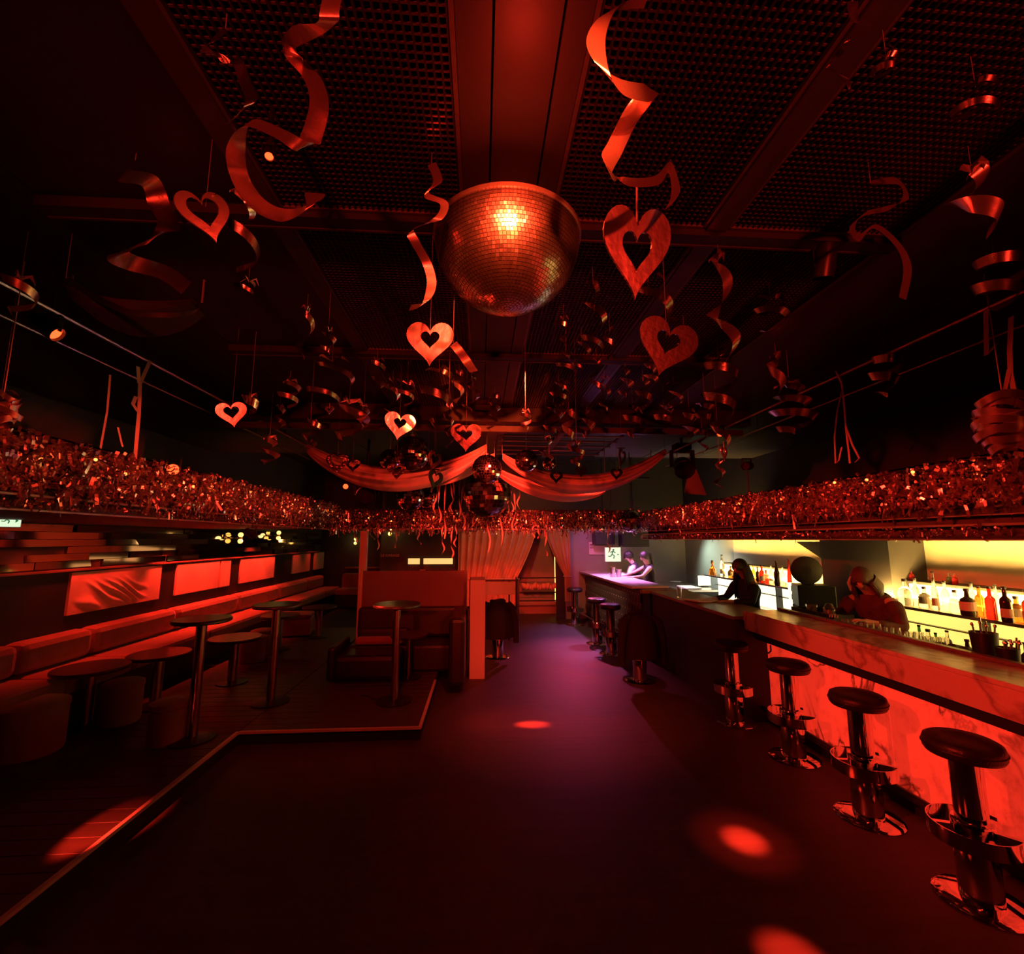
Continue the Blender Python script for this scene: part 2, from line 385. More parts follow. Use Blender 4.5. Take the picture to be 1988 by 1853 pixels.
for xa, xb in ((-.925, -.10), (.32, 1.07), (1.19, 2.07)):
    for ya, yb in zip(ys[:-1], ys[1:]):
        key = ('gr', round(xb - xa, 3), round(yb - ya, 3))
        me = cached(key, lambda: grating(xb - xa, yb - ya - .09))
        link('grating_panel', me, ceil, (xa, ya + .045, CEIL + .005))
# raised platform with planks and a metal nosing
PZ = .12
plat = struct(box('floor_platform', M['riser'], XL, -2.30, YB, 14.0, 0, PZ - .022))
box('riser_block', M['riser'], -2.30, -.58, 4.80, 7.3, 0, PZ - .022, parent=plat)
def planks(x0, x1, y0, y1, wd=.15):
    n = int(round((y1 - y0) / wd)); wd = (y1 - y0) / n
    me = cached(('pl', round(x1 - x0, 3), round(wd, 4)), lambda: MB().bbox(0, x1 - x0, .002, wd - .002, 0, .02, .003).mesh('plank', M['plank']))
    for i in range(n): link('plank', me, plat, (x0, y0 + i * wd, PZ - .02))
planks(XL, -2.31, .4, 10.0)
planks(-2.30, -.59, 4.81, 7.25)
box('nosing', M['nosing'], -2.325, -2.295, YB, 4.80, PZ - .02, PZ + .003, parent=plat)
box('nosing', M['nosing'], -2.30, -.575, 4.785, 4.812, PZ - .02, PZ + .003, parent=plat)
box('nosing', M['nosing'], -.60, -.57, 4.81, 6.3, PZ - .02, PZ + .003, parent=plat)

# ================================================================== bars
bar = empty('bar_counter', (3.0, 2.6, 0), 0, 'bar counter with veined stone top and glowing red backlit stone front', 'bar counter')
y0, y1 = -1.0 - 2.6, 5.0 - 2.6
n = 4; L = (y1 - y0) / n
for i in range(n):   # counter slabs
    a, b = y0 + i * L + .0015, y0 + (i + 1) * L - .0015
    box('counter_slab', M['marble'], -.10, .36, a, b, 1.135, 1.165, bar, .004)
    box('fascia_slab', M['marble'], -.10, -.075, a, b, .965, 1.134, bar, .003)
    box('backlit_panel', M['stone'], .145, .17, a, b, .10, .86, bar, .002)
box('counter_slab', M['marble'], -.075, .36, y1 - .03, y1, .965, 1.134, bar)
box('apron', M['black'], .02, .17, y0, y1, .86, .964, bar)
box('carcass', M['black'], .172, .36, y0, y1, 0, 1.13, bar)
box('plinth', M['black'], .12, .17, y0, y1, 0, .098, bar)
box('back_edge', M['redboard'], .30, .36, y0, y1, 1.166, 1.19, bar, .004)
m = MB(); m.tube([(.02, y0, .16), (.02, y1 - .05, .16)], .028, 10)
fr = m.build('foot_rail', M['blacksteel'], bar, smooth=True)
for y in (-2.2, -1.0, .2, 1.4, 2.2):
    m = MB(); m.box(.02, .15, y - .012, y + .012, .148, .172); m.build('rail_bracket', M['blacksteel'], bar)
m = MB(); m.tube([(.0, 2.1, .86), (.0, 2.1, .80), (-.03, 2.1, .78), (-.05, 2.1, .80)], .008, 6); m.build('bag_hook', M['blacksteel'], bar)

bar2 = empty('service_counter', (2.82, 6.2, 0), 0, 'dark plain lower counter between the glowing bar and the purple lit bar', 'bar counter')
box('carcass', M['wall'], 0, .5, -1.19, 1.3, 0, 1.06, bar2)
box('end_panel', M['black'], -.002, .5, -1.215, -1.19, 0, 1.06, bar2)
box('counter_top', M['wood'], -.03, .62, -1.19, 1.3, 1.06, 1.10, bar2, .006)

def bar3():
    t = empty('far_bar', (2.64, 9.52, 0), R(1.5), 'far bar with pale top lit purple and dark studded padded front', 'bar counter')
    box('counter_top', M['purptop'], -.14, .50, -1.85, 1.9, 1.12, 1.155, t, .006)
    box('counter_end_shelf', M['wood'], -.02, .78, -1.98, -1.86, 1.05, 1.11, t, .006)
    box('top_trim', M['steel'], -.15, -.14, -1.85, 1.9, 1.115, 1.15, t)
    box('carcass', M['black'], .03, .45, -1.85, 1.85, 0, 1.119, t)
    # tufted front: cushions bulging between buttons
    nx, nz = 26, 6; yy = 3.7; hz = .95; m = MB(); v = []; f = []; gx, gz = nx * 4, nz * 4
    for j in range(gz + 1):
        for i in range(gx + 1):
            u, q = i / gx * nx, j / gz * nz
            r = math.floor(q) % 2 * .5
            d = abs(math.sin(math.pi * (u + q * .5))) * abs(math.sin(math.pi * (u - q * .5)))
            v.append((.03 - .008 - .035 * d ** .6, -1.85 + yy * i / gx, .14 + hz * j / gz))
    for j in range(gz):
        for i in range(gx):
            a = j * (gx + 1) + i; f.append((a, a + gx + 1, a + gx + 2, a + 1))
    MB().add(v, f).build('padded_front', M['tuft'], t, smooth=True)
    b = MB()
    for j in range(nz):
        for i in range(nx):
            b.ball((.012, -1.85 + yy * (i + .25 + .5 * (j % 2)) / nx, .14 + hz * (j + .5) / nz), .013, 6, 4)
    o = b.build('brass_stud', M['nosing'], t); o['kind'] = 'stuff'
    m = MB(); m.tube([(-.2, -1.8, .2), (-.2, 1.75, .2)], .025, 10); m.build('foot_rail', M['chrome'], t, smooth=True)
    for y in (-1.6, -.5, .6, 1.6):
        m = MB(); m.tube([(-.2, y, .2), (-.1, y, .12), (.02, y, .1)], .016, 6); m.build('rail_bracket', M['chrome'], t)
    box('plinth', M['black'], .0, .05, -1.85, 1.85, 0, .14, t)
    return t
bar3()

# back bar: shelves, backlit panels, worktop
bb = empty('back_bar', (4.6, 6.0, 0), 0, 'long back bar with glowing yellow panels under and behind its bottle shelf', 'back bar')
def bbsec(a, b, mat_lo, n):
    box('shelf', M['steel'], -.06, .56, a, b, 1.205, 1.235, bb, .004)
    w_ = (b - a) / n
    for i in range(n):
        box('backlit_panel', M[mat_lo], .22, .25, a + i * w_ + .01, a + (i + 1) * w_ - .01, .80, 1.195, bb)
        box('panel_divider', M['blacksteel'], .12, .25, a + i * w_ - .01, a + i * w_ + .01, .80, 1.20, bb)
        box('rear_light_panel', M['backlit'], .34, .36, a + i * w_ + .01, a + (i + 1) * w_ - .01, 1.24, 1.44, bb)
    box('ledge', M['black'], .30, .58, a, b, 1.45, 1.475, bb, .003)
    box('mid_shelf', M['blacksteel'], .16, .215, a, b, 1.03, 1.04, bb)
    box('worktop', M['steel'], -.15, .56, a, b, .74, .79, bb, .004)
    box('cabinet', M['black'], -.08, .56, a, b, 0, .739, bb)
bbsec(-4.6, -.95, 'backlit', 4)
bbsec(.15, 3.15, 'backlit2', 3)
# dark pier between the niches, with a slanting soffit board that leans off it
pier = struct(box('wall_pier', M['wall'], 4.75, 5.2, 5.06, 6.14, 0, 1.95))
def slant():   # wedge shaped soffit that slopes up from the pier over the far niche
    a, b, c = P(1545, 1052, x=4.78), P(1642, 1116, x=4.78), P(1642, 1052, x=4.78)
    v = [(x, p.y, p.z) for x in (4.78, 5.19) for p in (a, b, c)]
    o = MB().add(v, [(0, 1, 2), (5, 4, 3), (0, 3, 4, 1), (1, 4, 5, 2), (2, 5, 3, 0)]).build('trim_1', M['wall']); struct(o)
slant()
# ================================================================== canopies over the bar and the banquettes
def canopy(name, x0, x1, ya, yb, zb, zt, label, side):
    t = empty(name, ((x0 + x1) / 2, (ya + yb) / 2, zb), 0, label, 'canopy')
    cx, cy = (x0 + x1) / 2, (ya + yb) / 2
    def bx(nm, mt, a, b, c, d, e, f, bev=0): return box(nm, mt, a - cx, b - cx, c - cy, d - cy, e - zb, f - zb, t, bev)
    f = x0 if side > 0 else x1   # room-side face
    s = side
    xs = lambda a, b: (min(f + s * a, f + s * b), max(f + s * a, f + s * b))
    bx('soffit_board', M['black'], x0, x1, ya, yb, zb + .01, zb + .03)
    bx('top_board', M['black'], x0, x1, ya, yb, zt - .02, zt)
    bx('fascia_board', M['wall'], *xs(.10, .12), ya, yb, zb + .03, zt - .02)
    bx('edge_trim', M['rail'], *xs(0, .012), ya, yb, zb, zb + .012)
    bx('edge_trim', M['rail'], *xs(-.01, .004), ya, yb, zb + .085, zb + .097)
    bx('edge_shelf', M['redboard'], *xs(0, .1), ya, yb, zb + .088, zb + .1)
    bx('edge_trim', M['rail'], *xs(-.005, .006), ya, yb, zb + .145, zb + .152)
    bx('edge_shelf', M['wall'], *xs(0, .1), ya, yb, zb + .145, zb + .155)
    bx('top_trim', M['rail'], *xs(0, .01), ya, yb, zt - .012, zt)
    return t
canopy('bar_canopy', 2.92, 5.18, -1.0, 8.1, 1.94, 2.44, 'long dark canopy with metal edge trims hung above the glowing bar', 1)
canopy('banquette_canopy', -4.7, -2.62, -1.0, 8.1, 2.11, 2.57, 'long dark canopy with metal edge trims hung above the banquettes', -1)
def frieze():
    t = empty('frieze_beam', (.15, 8.15, 2.07), 0, 'dark cross beam joining the two canopies at the far end of dance floor', 'beam')
    box('beam_board', M['black'], -2.76, 2.76, -.03, .03, .06, .40, t)
    box('edge_trim', M['rail'], -2.76, 2.76, -.06, -.03, .05, .06, t)
frieze()

# garlands of tinsel
def garland(name, label, seg, n, z0, z1, depth, seed, size=1, fringe=.35, dens=None):
    """seg: line start, end; strands of curled foil heaped between z0 and z1"""
    rnd = np.random.default_rng(seed); A, B = Vector(seg[0]), Vector(seg[1]); d = (B - A); Ln = d.length; d.normalize()
    nrm = Vector((d.y, -d.x, 0)); v = []; f = []
    for i in range(n):
        u = rnd.random() * Ln; z = z0 + (z1 - z0) * rnd.random() ** .9
        p = A + d * u + nrm * (rnd.random() - .5) * depth; p.z = z
        kind = rnd.random(); L = size * (.04 + .09 * rnd.random()); wd = size * (.004 + .007 * rnd.random())
        ns = 5
        if kind < fringe:     # hanging strip
            dirv = Vector((rnd.normal() * .25, rnd.normal() * .25, -1)).normalized(); curl = rnd.normal() * .5
            L *= 1.3
        else:                 # curl
            dirv = Vector(rnd.normal(size=3)).normalized(); curl = rnd.choice((-1, 1)) * (1.0 + rnd.random() * 1.0)
            wd *= 1.25
        ax = dirv.cross(Vector(rnd.normal(size=3))).normalized()
        q = Quaternion(ax, curl); pt = p.copy(); k0 = len(v)
        for j in range(ns):
            sd = ax * wd
            v += [tuple(pt - sd), tuple(pt + sd)]
            if j: f.append((k0 + 2*j - 2, k0 + 2*j - 1, k0 + 2*j + 1, k0 + 2*j))
            pt = pt + dirv * L / ns; dirv = q @ dirv
    me = bpy.data.meshes.new(name); me.from_pydata(v, [], f); me.materials.append(M['tinsel'])
    o = link(name, me); return tag(o, label, 'garland', None, 'stuff')
garland('tinsel_garland', 'thick red lit tinsel garland heaped along the bar canopy edge', ((2.86, 1.2, 0), (2.86, 8.1, 0)), 6500, 2.15, 2.42, .13, 1, 1.0)
garland('tinsel_garland', 'red foil tinsel along the lower metal trim of the bar canopy', ((2.9, 1.2, 0), (2.9, 8.1, 0)), 800, 1.965, 2.02, .04, 2, .6, .15)
garland('tinsel_garland', 'thick red lit tinsel garland heaped along the banquette canopy edge', ((-2.56, 1.4, 0), (-2.56, 8.1, 0)), 6500, 2.22, 2.55, .14, 3, 1.0)
garland('tinsel_garland', 'red foil tinsel along the lower trim of the banquette canopy', ((-2.6, 1.4, 0), (-2.6, 8.1, 0)), 900, 2.125, 2.19, .04, 4, .6, .15)
garland('tinsel_garland', 'dense tinsel garland across the far end of the dance floor', ((-2.62, 8.05, 0), (2.9, 8.05, 0)), 4200, 2.09, 2.46, .16, 5, 1.15, .45)
# strings of small warm bulbs threaded through the garlands (all round the dance floor)
def bulbs(name, label, pts, n, seed):
    rnd = random.Random(seed); t = empty(name, pts[0], 0, label, 'string lights'); b = MB(); c = []
    A, B = Vector(pts[0]), Vector(pts[1])
    for i in range(n):
        p = A.lerp(B, (i + .5) / n) + Vector((0, 0, .09 * (rnd.random() - .5))) + Vector((rnd.random() - .5, rnd.random() - .5, 0)) * .06
        b.ball(p - A, .011, 6, 4); c.append(p - A + Vector((0, 0, .012)))
    b.build('bulb', M['string_bulb'], t)['kind'] = 'stuff'
    m = MB(); m.tube(c, .003, 4); m.build('wire', M['black'], t)
bulbs('string_lights', 'string of tiny amber bulbs in the tinsel above the bar', ((2.84, 1.2, 2.36), (2.84, 8.1, 2.36)), 20, 1)
bulbs('string_lights', 'string of tiny amber bulbs in the tinsel above the banquettes', ((-2.55, 1.2, 2.42), (-2.55, 8.1, 2.42)), 20, 2)
bulbs('string_lights', 'string of tiny amber bulbs in the tinsel of the far frieze', ((-2.5, 7.98, 2.3), (2.7, 7.98, 2.3)), 14, 3)

# ================================================================== half mirror ball
def facets(rad, rows, lat0, lat1, gap=.9, tilt=.01, seed=0):
    rnd = random.Random(seed); m = MB()
    for j in range(rows):
        a0 = lat0 + (lat1 - lat0) * (j + .5 - gap / 2) / rows; a1 = lat0 + (lat1 - lat0) * (j + .5 + gap / 2) / rows
        am = (a0 + a1) / 2; nn = max(5, int(2 * math.pi * math.cos(am) / ((lat1 - lat0) / rows)))
        for i in range(nn):
            t = 2 * math.pi * i / nn; h = math.pi / nn * gap
            t1, t2 = rnd.gauss(0, tilt), rnd.gauss(0, tilt)
            q = []
            for a, th, s1, s2 in ((a0, t-h, -1, -1), (a0, t+h, -1, 1), (a1, t+h, 1, 1), (a1, t-h, 1, -1)):
                r = rad * (1 + (s1 * t1 + s2 * t2) * .5 * (lat1 - lat0) / rows)
                q.append((r * math.cos(a) * math.cos(th), r * math.cos(a) * math.sin(th), r * math.sin(a)))
            m.add(q, [(0, 1, 2, 3)])
    return m
def half_ball():
    c = P(985, 446, y=1.93); c.z = 3.32
    t = empty('half_mirror_ball', c, 0, 'large mirrored half ball with red glints under the ceiling boards', 'mirror ball')
    rad = .333
    o = facets(rad, 34, R(-90), R(0), .86, .022).build('mirror_tile', M['mirror'], t); o['kind'] = 'stuff'
    prof = [(0, -rad * .988)] + [(rad * .988 * math.sin(R(a)), -rad * .988 * math.cos(R(a))) for a in range(6, 91, 6)] + [(rad * .988, .01), (0, .01)]
    MB().lathe(prof, 48).build('shell', M['black'], t, smooth=True)
    MB().lathe([(rad, -.004), (rad + .006, -.004), (rad + .006, .012), (rad, .012)], 48).build('rim', M['rail'], t)
    m = MB(); m.box(-.05, .05, -.012, .012, .055, .065); m.tube([(0, 0, .06), (0, 0, .14)], .012, 8); m.box(-.05, -.042, -.012, .012, 0, .06); m.box(.042, .05, -.012, .012, 0, .06)
    m.lathe([(.006, .0), (.006, .07)], 8); m.build('bracket', M['rail'], t)
half_ball()
# ================================================================== bar stools
def stool_meshes():
    d = {}
    d['base'] = MB().lathe([(0, 0), (.205, 0), (.207, .006), (.19, .016), (.09, .026), (0, .028)], 40).mesh('base', M['chrome'], True)
    d['sleeve'] = MB().lathe([(.094, .02), (.094, .40), (.090, .41), (.074, .415)], 28).mesh('sleeve', M['chrome'], True)
    d['column'] = MB().lathe([(.073, .41), (.073, .745)], 28).mesh('column', M['chrome'], True)
    m = MB(); n = 40; v = []; f = []
    for i in range(n + 1):
        a = R(-150) + R(300) * i / n; r = .19
        for rr, z in ((r, .31), (r + .006, .31), (r + .006, .39), (r, .39)): v.append((rr * math.cos(a), rr * math.sin(a), z))
    for i in range(n):
        for k in range(4): f.append((4*i+k, 4*i+(k+1)%4, 4*i+4+(k+1)%4, 4*i+4+k))
    f += [(3,2,1,0), (4*n, 4*n+1, 4*n+2, 4*n+3)]
    m.add(v, f)
    for a in (-150, 150, 0):
        q = Matrix.Rotation(R(a), 4, 'Z'); m.box(.09, .192, -.014, .014, .325, .38, q)
    d['footrest'] = m.mesh('footrest', M['chrome'], True)
    prof = [(0, .742), (.15, .742), (.168, .748), (.178, .765), (.178, .80), (.170, .822), (.15, .833), (.08, .838), (0, .839)]
    d['seat'] = MB().lathe(prof, 40).mesh('seat', M['leather'], True)
    m = MB(); m.tube([(.180 * math.cos(R(k * 9)), .180 * math.sin(R(k * 9)), .786) for k in range(40)], .004, 6, closed=True)
    d['piping'] = m.mesh('piping', M['leather'], True)
    return d
SM = stool_meshes()
def stool(px, py, rz, label):
    p = P(px, py, z=0)
    t = empty('bar_stool', p, rz, label, 'stool', 'round bar stools along the bar')
    for k in ('base', 'sleeve', 'column', 'footrest'): link(k, SM[k], t)
    s = link('seat', SM['seat'], t); link('piping', SM['piping'], s)
    return t
stool(1907, 1752, R(160), 'chrome bar stool largest in view, at near end of the glowing bar front')
stool(1687, 1588, R(170), 'second chrome stool along the glowing bar front')
stool(1543, 1472, R(175), 'third chrome stool along the glowing bar front')
stool(1428, 1402, R(180), 'chrome stool at the dark corner where glowing bar front ends')
stool(1187, 1270, R(170), 'stool with pale purple seat at the studded bar front, beside the draped coat')
stool(1160, 1250, R(175), 'stool partly hidden behind another at the studded bar front')
stool(1117, 1214, R(180), 'stool at far end of the studded bar, beside the red curtain')
stool(1243, 1322, R(180), 'stool under the draped black coat beside the dark service counter')
stool(966, 1276, R(180), 'stool under the black coat beside the red painted post')
def coat(p, h, label, seed, lean=0):
    rnd = random.Random(seed); t = empty('coat', p, lean, label, 'coat')
    ph = [rnd.random() * 6 for _ in range(4)]
    def wob(a, z):
        k = min(1, max(0, (h - z) / h)); return 1 + k * (.10 * math.sin(5 * a + ph[0]) + .06 * math.sin(9 * a + ph[1]) + .10 * math.sin(2 * a + ph[2]))
    prof = [(.0, .895), (.10, .893), (.175, .875), (.205, .84), (.225, .74), (.245, .60), (.26, .46), (.265, .33), (.255, .325), (.24, .45), (.20, .72), (.186, .835)]
    MB().lathe(prof, 64, wob=wob).build('body', M['blackcloth'], t, smooth=True)
    for sx in (-1, 1):
        pts = [(sx * .17, -.08, .88), (sx * .245, -.13, .80), (sx * .285, -.15, .62), (sx * .30, -.14, .42), (sx * .295, -.15, .26)]
        MB().tube(pts, [.05, .06, .055, .05, .048], 10).build('sleeve', M['blackcloth'], t, smooth=True)
    MB().tube([(.11 * math.cos(R(a)), .03 + .09 * math.sin(R(a)), .90 + .012 * math.sin(R(2 * a))) for a in range(-60, 241, 20)], .028, 8).build('collar', M['blackcloth'], t, smooth=True)
coat(P(1243, 1322, z=0), .9, 'black coat draped over a bar stool beside the dark service counter', 3)
coat(P(966, 1276, z=0), .9, 'black coat hanging over a stool beside the red painted post', 8)

# ================================================================== banquette on the left wall
def py_at(px, x): return P(px, 1100, x=x).y
bq = empty('banquette', (-4.7, 8.0, PZ), 0, 'long red banquette with lit back panels along the mirrored side wall', 'banquette')
def bqbox(name, mt, x0, x1, ya, yb, z0, z1, b=.0): return box(name, mt, x0 + 4.7, x1 + 4.7, ya - 8, yb - 8, z0 - PZ, z1 - PZ, bq, b)
bqbox('back_frame', M['black'], -4.74, -4.69, 3.2, 13.6, .6, 1.60)
bqbox('top_ledge', M['redboard'], -4.74, -4.64, 3.6, 13.6, 1.585, 1.605)
seatY = [3.4, 4.9, 5.75, 7.2, 8.9, 10.6, 12.3, 13.5]
for a, b in zip(seatY[:-1], seatY[1:]):
    bqbox('seat_cushion', M['velvet'], -4.62, -3.98, a + .008, b - .008, .44, .62, .05)
    bqbox('back_cushion', M['velvet'], -4.68, -4.44, a + .008, b - .008, .63, .935, .07)
bqbox('base', M['black'], -4.68, -4.08, 3.4, 13.5, PZ, .44)
def panel(pa, pb, wrinkle=False, z0=1.09, z1=1.565):
    ya, yb = py_at(pa, -4.68), py_at(pb, -4.68)
    if not wrinkle: return bqbox('back_panel', M['panelfab'], -4.69, -4.655, ya, yb, z0, z1, .008)
    nx, nz = 90, 44; v = []; f = []
    for j in range(nz + 1):
        for i in range(nx + 1):
            u, q = i / nx, j / nz
            e = max(0, min(1, (u - .03) * 8)) * max(0, min(1, (.86 - u) * 5)) * max(0, min(1, (q - .04) * 8)) * max(0, min(1, (.82 - q) * 3.2))
            s = u * 1.9 + q * 1.1 + .09 * math.sin(9 * u + 4 * q) + .05 * math.sin(19 * u + 3 * q)
            wv = (.5 + .5 * math.sin(s * 22 + 1.4 * math.sin(7 * u + 5 * q))) ** 2.5
            v.append((-4.66 + .026 * e * wv + 4.7, ya + (yb - ya) * u - 8, z0 + (z1 - z0) * q - PZ))
    for j in range(nz):
        for i in range(nx):
            a = j * (nx + 1) + i; f.append((a, a + 1, a + nx + 2, a + nx + 1))
    MB().add(v, f).build('back_panel', M['panelfab'], bq, smooth=True)
    bqbox('panel_edge', M['panelfab'], -4.69, -4.662, ya, yb, z0, z1)
panel(138, 312, True); panel(342, 424); panel(427, 446); panel(465, 531); panel(566, 600); panel(608, 641)
# mirrored slats above the banquette
mw = empty('mirror_slat_wall', (-4.74, 7.0, 1.62), 0, 'rows of narrow horizontal mirror slats on the wall above the banquette', 'mirror')
rnd = random.Random(5)
for r_ in range(6):
    y = 2.9 + rnd.random() * .3; z = r_ * .082
    while y < 13.2:
        L = .55 + rnd.random() * .7
        Mx = Matrix.Translation((0, y - 7.0, z)) @ Matrix.Rotation(R(rnd.gauss(0, 1.6)), 4, 'Z') @ Matrix.Rotation(R(rnd.gauss(0, 1.2)), 4, 'Y')
        m = MB(); m.box(0, .018, 0, L - .006, .002, .078, Mx); m.build('mirror_slat', M['mirrorwall'], mw)
        y += L
# alcove end bench and its ledges
ab = empty('end_bench', (-3.5, 13.6, PZ), 0, 'dark bench with rounded back across the end of the banquette alcove', 'bench')
box('seat_cushion', M['velvet'], -.45, 1.0, -.75, -.15, .32, .48, ab, .05)
box('back_cushion', M['velvet'], -.45, 1.0, -.15, .1, .3, .85, ab, .05)
box('base', M['black'], -.45, 1.0, -.7, .1, 0, .32, ab)
box('ledge', M['wood'], -.45, 1.0, .1, .38, .98, 1.02, ab)

# ================================================================== tables and poufs on the platform
def high_table(px, py, dia, label):
    p = P(px, py, z=PZ); t = empty('high_table', p, 0, label, 'table', 'tall round tables on the platform')
    MB().lathe([(0, 1.045), (dia/2 - .01, 1.045), (dia/2, 1.055), (dia/2, 1.075), (dia/2 - .006, 1.082), (0, 1.082)], 36).build('tabletop', M['tabletop'], t, smooth=True)
    MB().lathe([(.045, .02), (.045, 1.045)], 20).build('column', M['steel'], t, smooth=True)
    MB().lathe([(.0, 0), (.20, 0), (.20, .012), (.06, .03), (0, .032)], 28).build('base', M['blacksteel'], t, smooth=True)
high_table(372, 1436, .50, 'tall round table beside the wide end of the banquette seats')
high_table(525, 1364, .52, 'tall round table standing at the corner of the platform edge')
high_table(765, 1362, .55, 'tall round table in front of the red partition')
def low_table(px, py, dia, label):
    p = P(px, py, z=PZ); t = empty('low_table', p, 0, label, 'table', 'low round tables by the banquette')
    MB().lathe([(0, .53), (dia/2 - .008, .53), (dia/2, .54), (dia/2, .56), (dia/2-.005, .566), (0, .566)], 36).build('tabletop', M['tabletop'], t, smooth=True)
    MB().lathe([(.055, .02), (.055, .53)], 18).build('column', M['steel'], t, smooth=True)
    MB().lathe([(0, 0), (.18, 0), (.18, .012), (.07, .03), (0, .032)], 28).build('base', M['blacksteel'], t, smooth=True)
low_table(164, 1412, .62, 'low round table with thick steel column at dark end of the banquette')
low_table(300, 1372, .60, 'low round table between the dark cylinder pouf and the near tall table')
low_table(450, 1326, .62, 'low round table just behind the near tall table')
low_table(540, 1262, .60, 'low round table beside the red square pouf')
low_table(618, 1238, .62, 'low round table with a yellow reflection before the end bench')
def pouf(px, py, r, h, label, square=False):
    p = P(px, py, z=PZ); t = empty('pouf', p, R(12) if square else 0, label, 'pouf', 'poufs by the banquette')
    if square:
        box('body', M['velvet'], -r, r, -r, r, .02, h - .08, t, .02); box('cushion', M['velvet'], -r, r, -r, r, h - .08, h, t, .03)
    else:
        MB().lathe([(r * .96, .0), (r, .03), (r, h - .07)], 32).build('body', M['velvet'], t, smooth=True)
        MB().lathe([(r, h - .068), (r + .008, h - .05), (r + .005, h - .015), (r - .03, h), (0, h + .004)], 32).build('cushion', M['velvet'], t, smooth=True)
pouf(487, 1284, .19, .37, 'round red pouf catching light beside the second tall table')
pouf(508, 1268, .18, .37, 'round pouf half hidden behind the second tall table')
pouf(573, 1232, .30, .40, 'square red pouf catching light beyond the tall tables', True)
pouf(232, 1402, .17, .40, 'dark round pouf under the low tables, behind the one lying darkest')
pouf(52, 1462, .24, .42, 'big dark round pouf at the near end of the platform')
pouf(322, 1440, .15, .36, 'small dark round pouf against the foot of the near tall table')

# ================================================================== partition booth
bt = empty('partition', (-1.1, 7.42, 0), 0, 'red lacquered partition board on black base behind the booth sofa', 'partition')
box('board', M['redboard'], P(705, 1107, y=7.42).x + 1.1, P(907, 1107, y=7.42).x + 1.1, -.03, .03, .90, 1.45, bt, .006)
box('base_board', M['black'], P(705, 1107, y=7.42).x + 1.1, P(907, 1107, y=7.42).x + 1.1, -.025, .025, 0, .90, bt)
box('side_post', M['post'], P(699, 1107, y=7.42).x + 1.1, P(706, 1107, y=7.42).x + 1.1, -.04, .04, PZ, 1.46, bt)
cl = struct(box('wall_column', M['post'], P(701, 1035, y=7.6).x, P(714, 1035, y=7.6).x, 7.56, 7.66, PZ, 2.08))
ds = empty('host_stand', (-.08, 6.75, 0), 0, 'red painted post carrying a wide red top board beside the booth', 'stand')
xa, xb = P(911, 1300, y=6.72).x + .08, P(941, 1300, y=6.72).x + .08
box('post', M['post'], xa, xb, -.05, .55, 0, 1.36, ds, .006)
box('top_board', M['post'], xa, P(1000, 1150, y=7.2).x + .08, .40, .46, 1.10, 1.29, ds, .004)
box('side_board', M['black'], xa - .012, xa - .001, -.04, .55, 0, 1.35, ds)
sf = empty('booth_sofa', (-1.0, 6.9, PZ), 0, 'dark L shaped booth sofa in front of the red partition', 'sofa')
box('seat', M['leather'], -.85, .80, -.25, .42, .0, .36, sf, .04)
box('back', M['leather'], -.85, .80, .28, .46, .36, .80, sf, .05)
box('return_back', M['leather'], .60, .80, -.9, .28, 0, .82, sf, .05)
box('seat_cushion', M['velvet'], -.75, -.1, -.2, .28, .365, .45, sf, .035)
ot = empty('armchair', P(722, 1312, z=PZ), 0, 'low dark leather armchair in front of the booth sofa', 'armchair')
box('seat', M['leather'], -.42, .42, -.36, .36, .03, .34, ot, .06)
box('back', M['leather'], -.30, .42, .30, .42, .30, .56, ot, .05)
box('arm', M['leather'], -.50, -.40, -.36, .38, .03, .45, ot, .04)
bl = empty('low_table', P(792, 1316, z=PZ), 0, 'low round table beside the leather armchair in the booth', 'table')
MB().lathe([(0, .53), (.24, .53), (.25, .54), (.25, .56), (0, .566)], 30).build('tabletop', M['tabletop'], bl, smooth=True)
MB().lathe([(.035, .02), (.035, .53)], 14).build('column', M['steel'], bl, smooth=True)
MB().lathe([(0, 0), (.17, 0), (.17, .012), (0, .03)], 24).build('base', M['blacksteel'], bl, smooth=True)
m = MB(); q = [P(px, py, z=PZ + .006) for px, py in ((765, 1364), (742, 1361), (724, 1358), (716, 1352), (700, 1350))]
tag(m.tube(q, .006, 6).build('floor_cable', M['black'], smooth=True), 'thin black cable lying on platform beside the tall table', 'cable')
ft = MB(); pp = P(820, 1107, y=7.42)
tag(MB().lathe([(0, 0), (.04, 0), (.052, .01), (.05, .014), (0, .008)], 16).build('saucer', M['wallet'], None, (pp.x, 7.42, 1.452)), 'small pale saucer standing on top of the red partition', 'saucer')

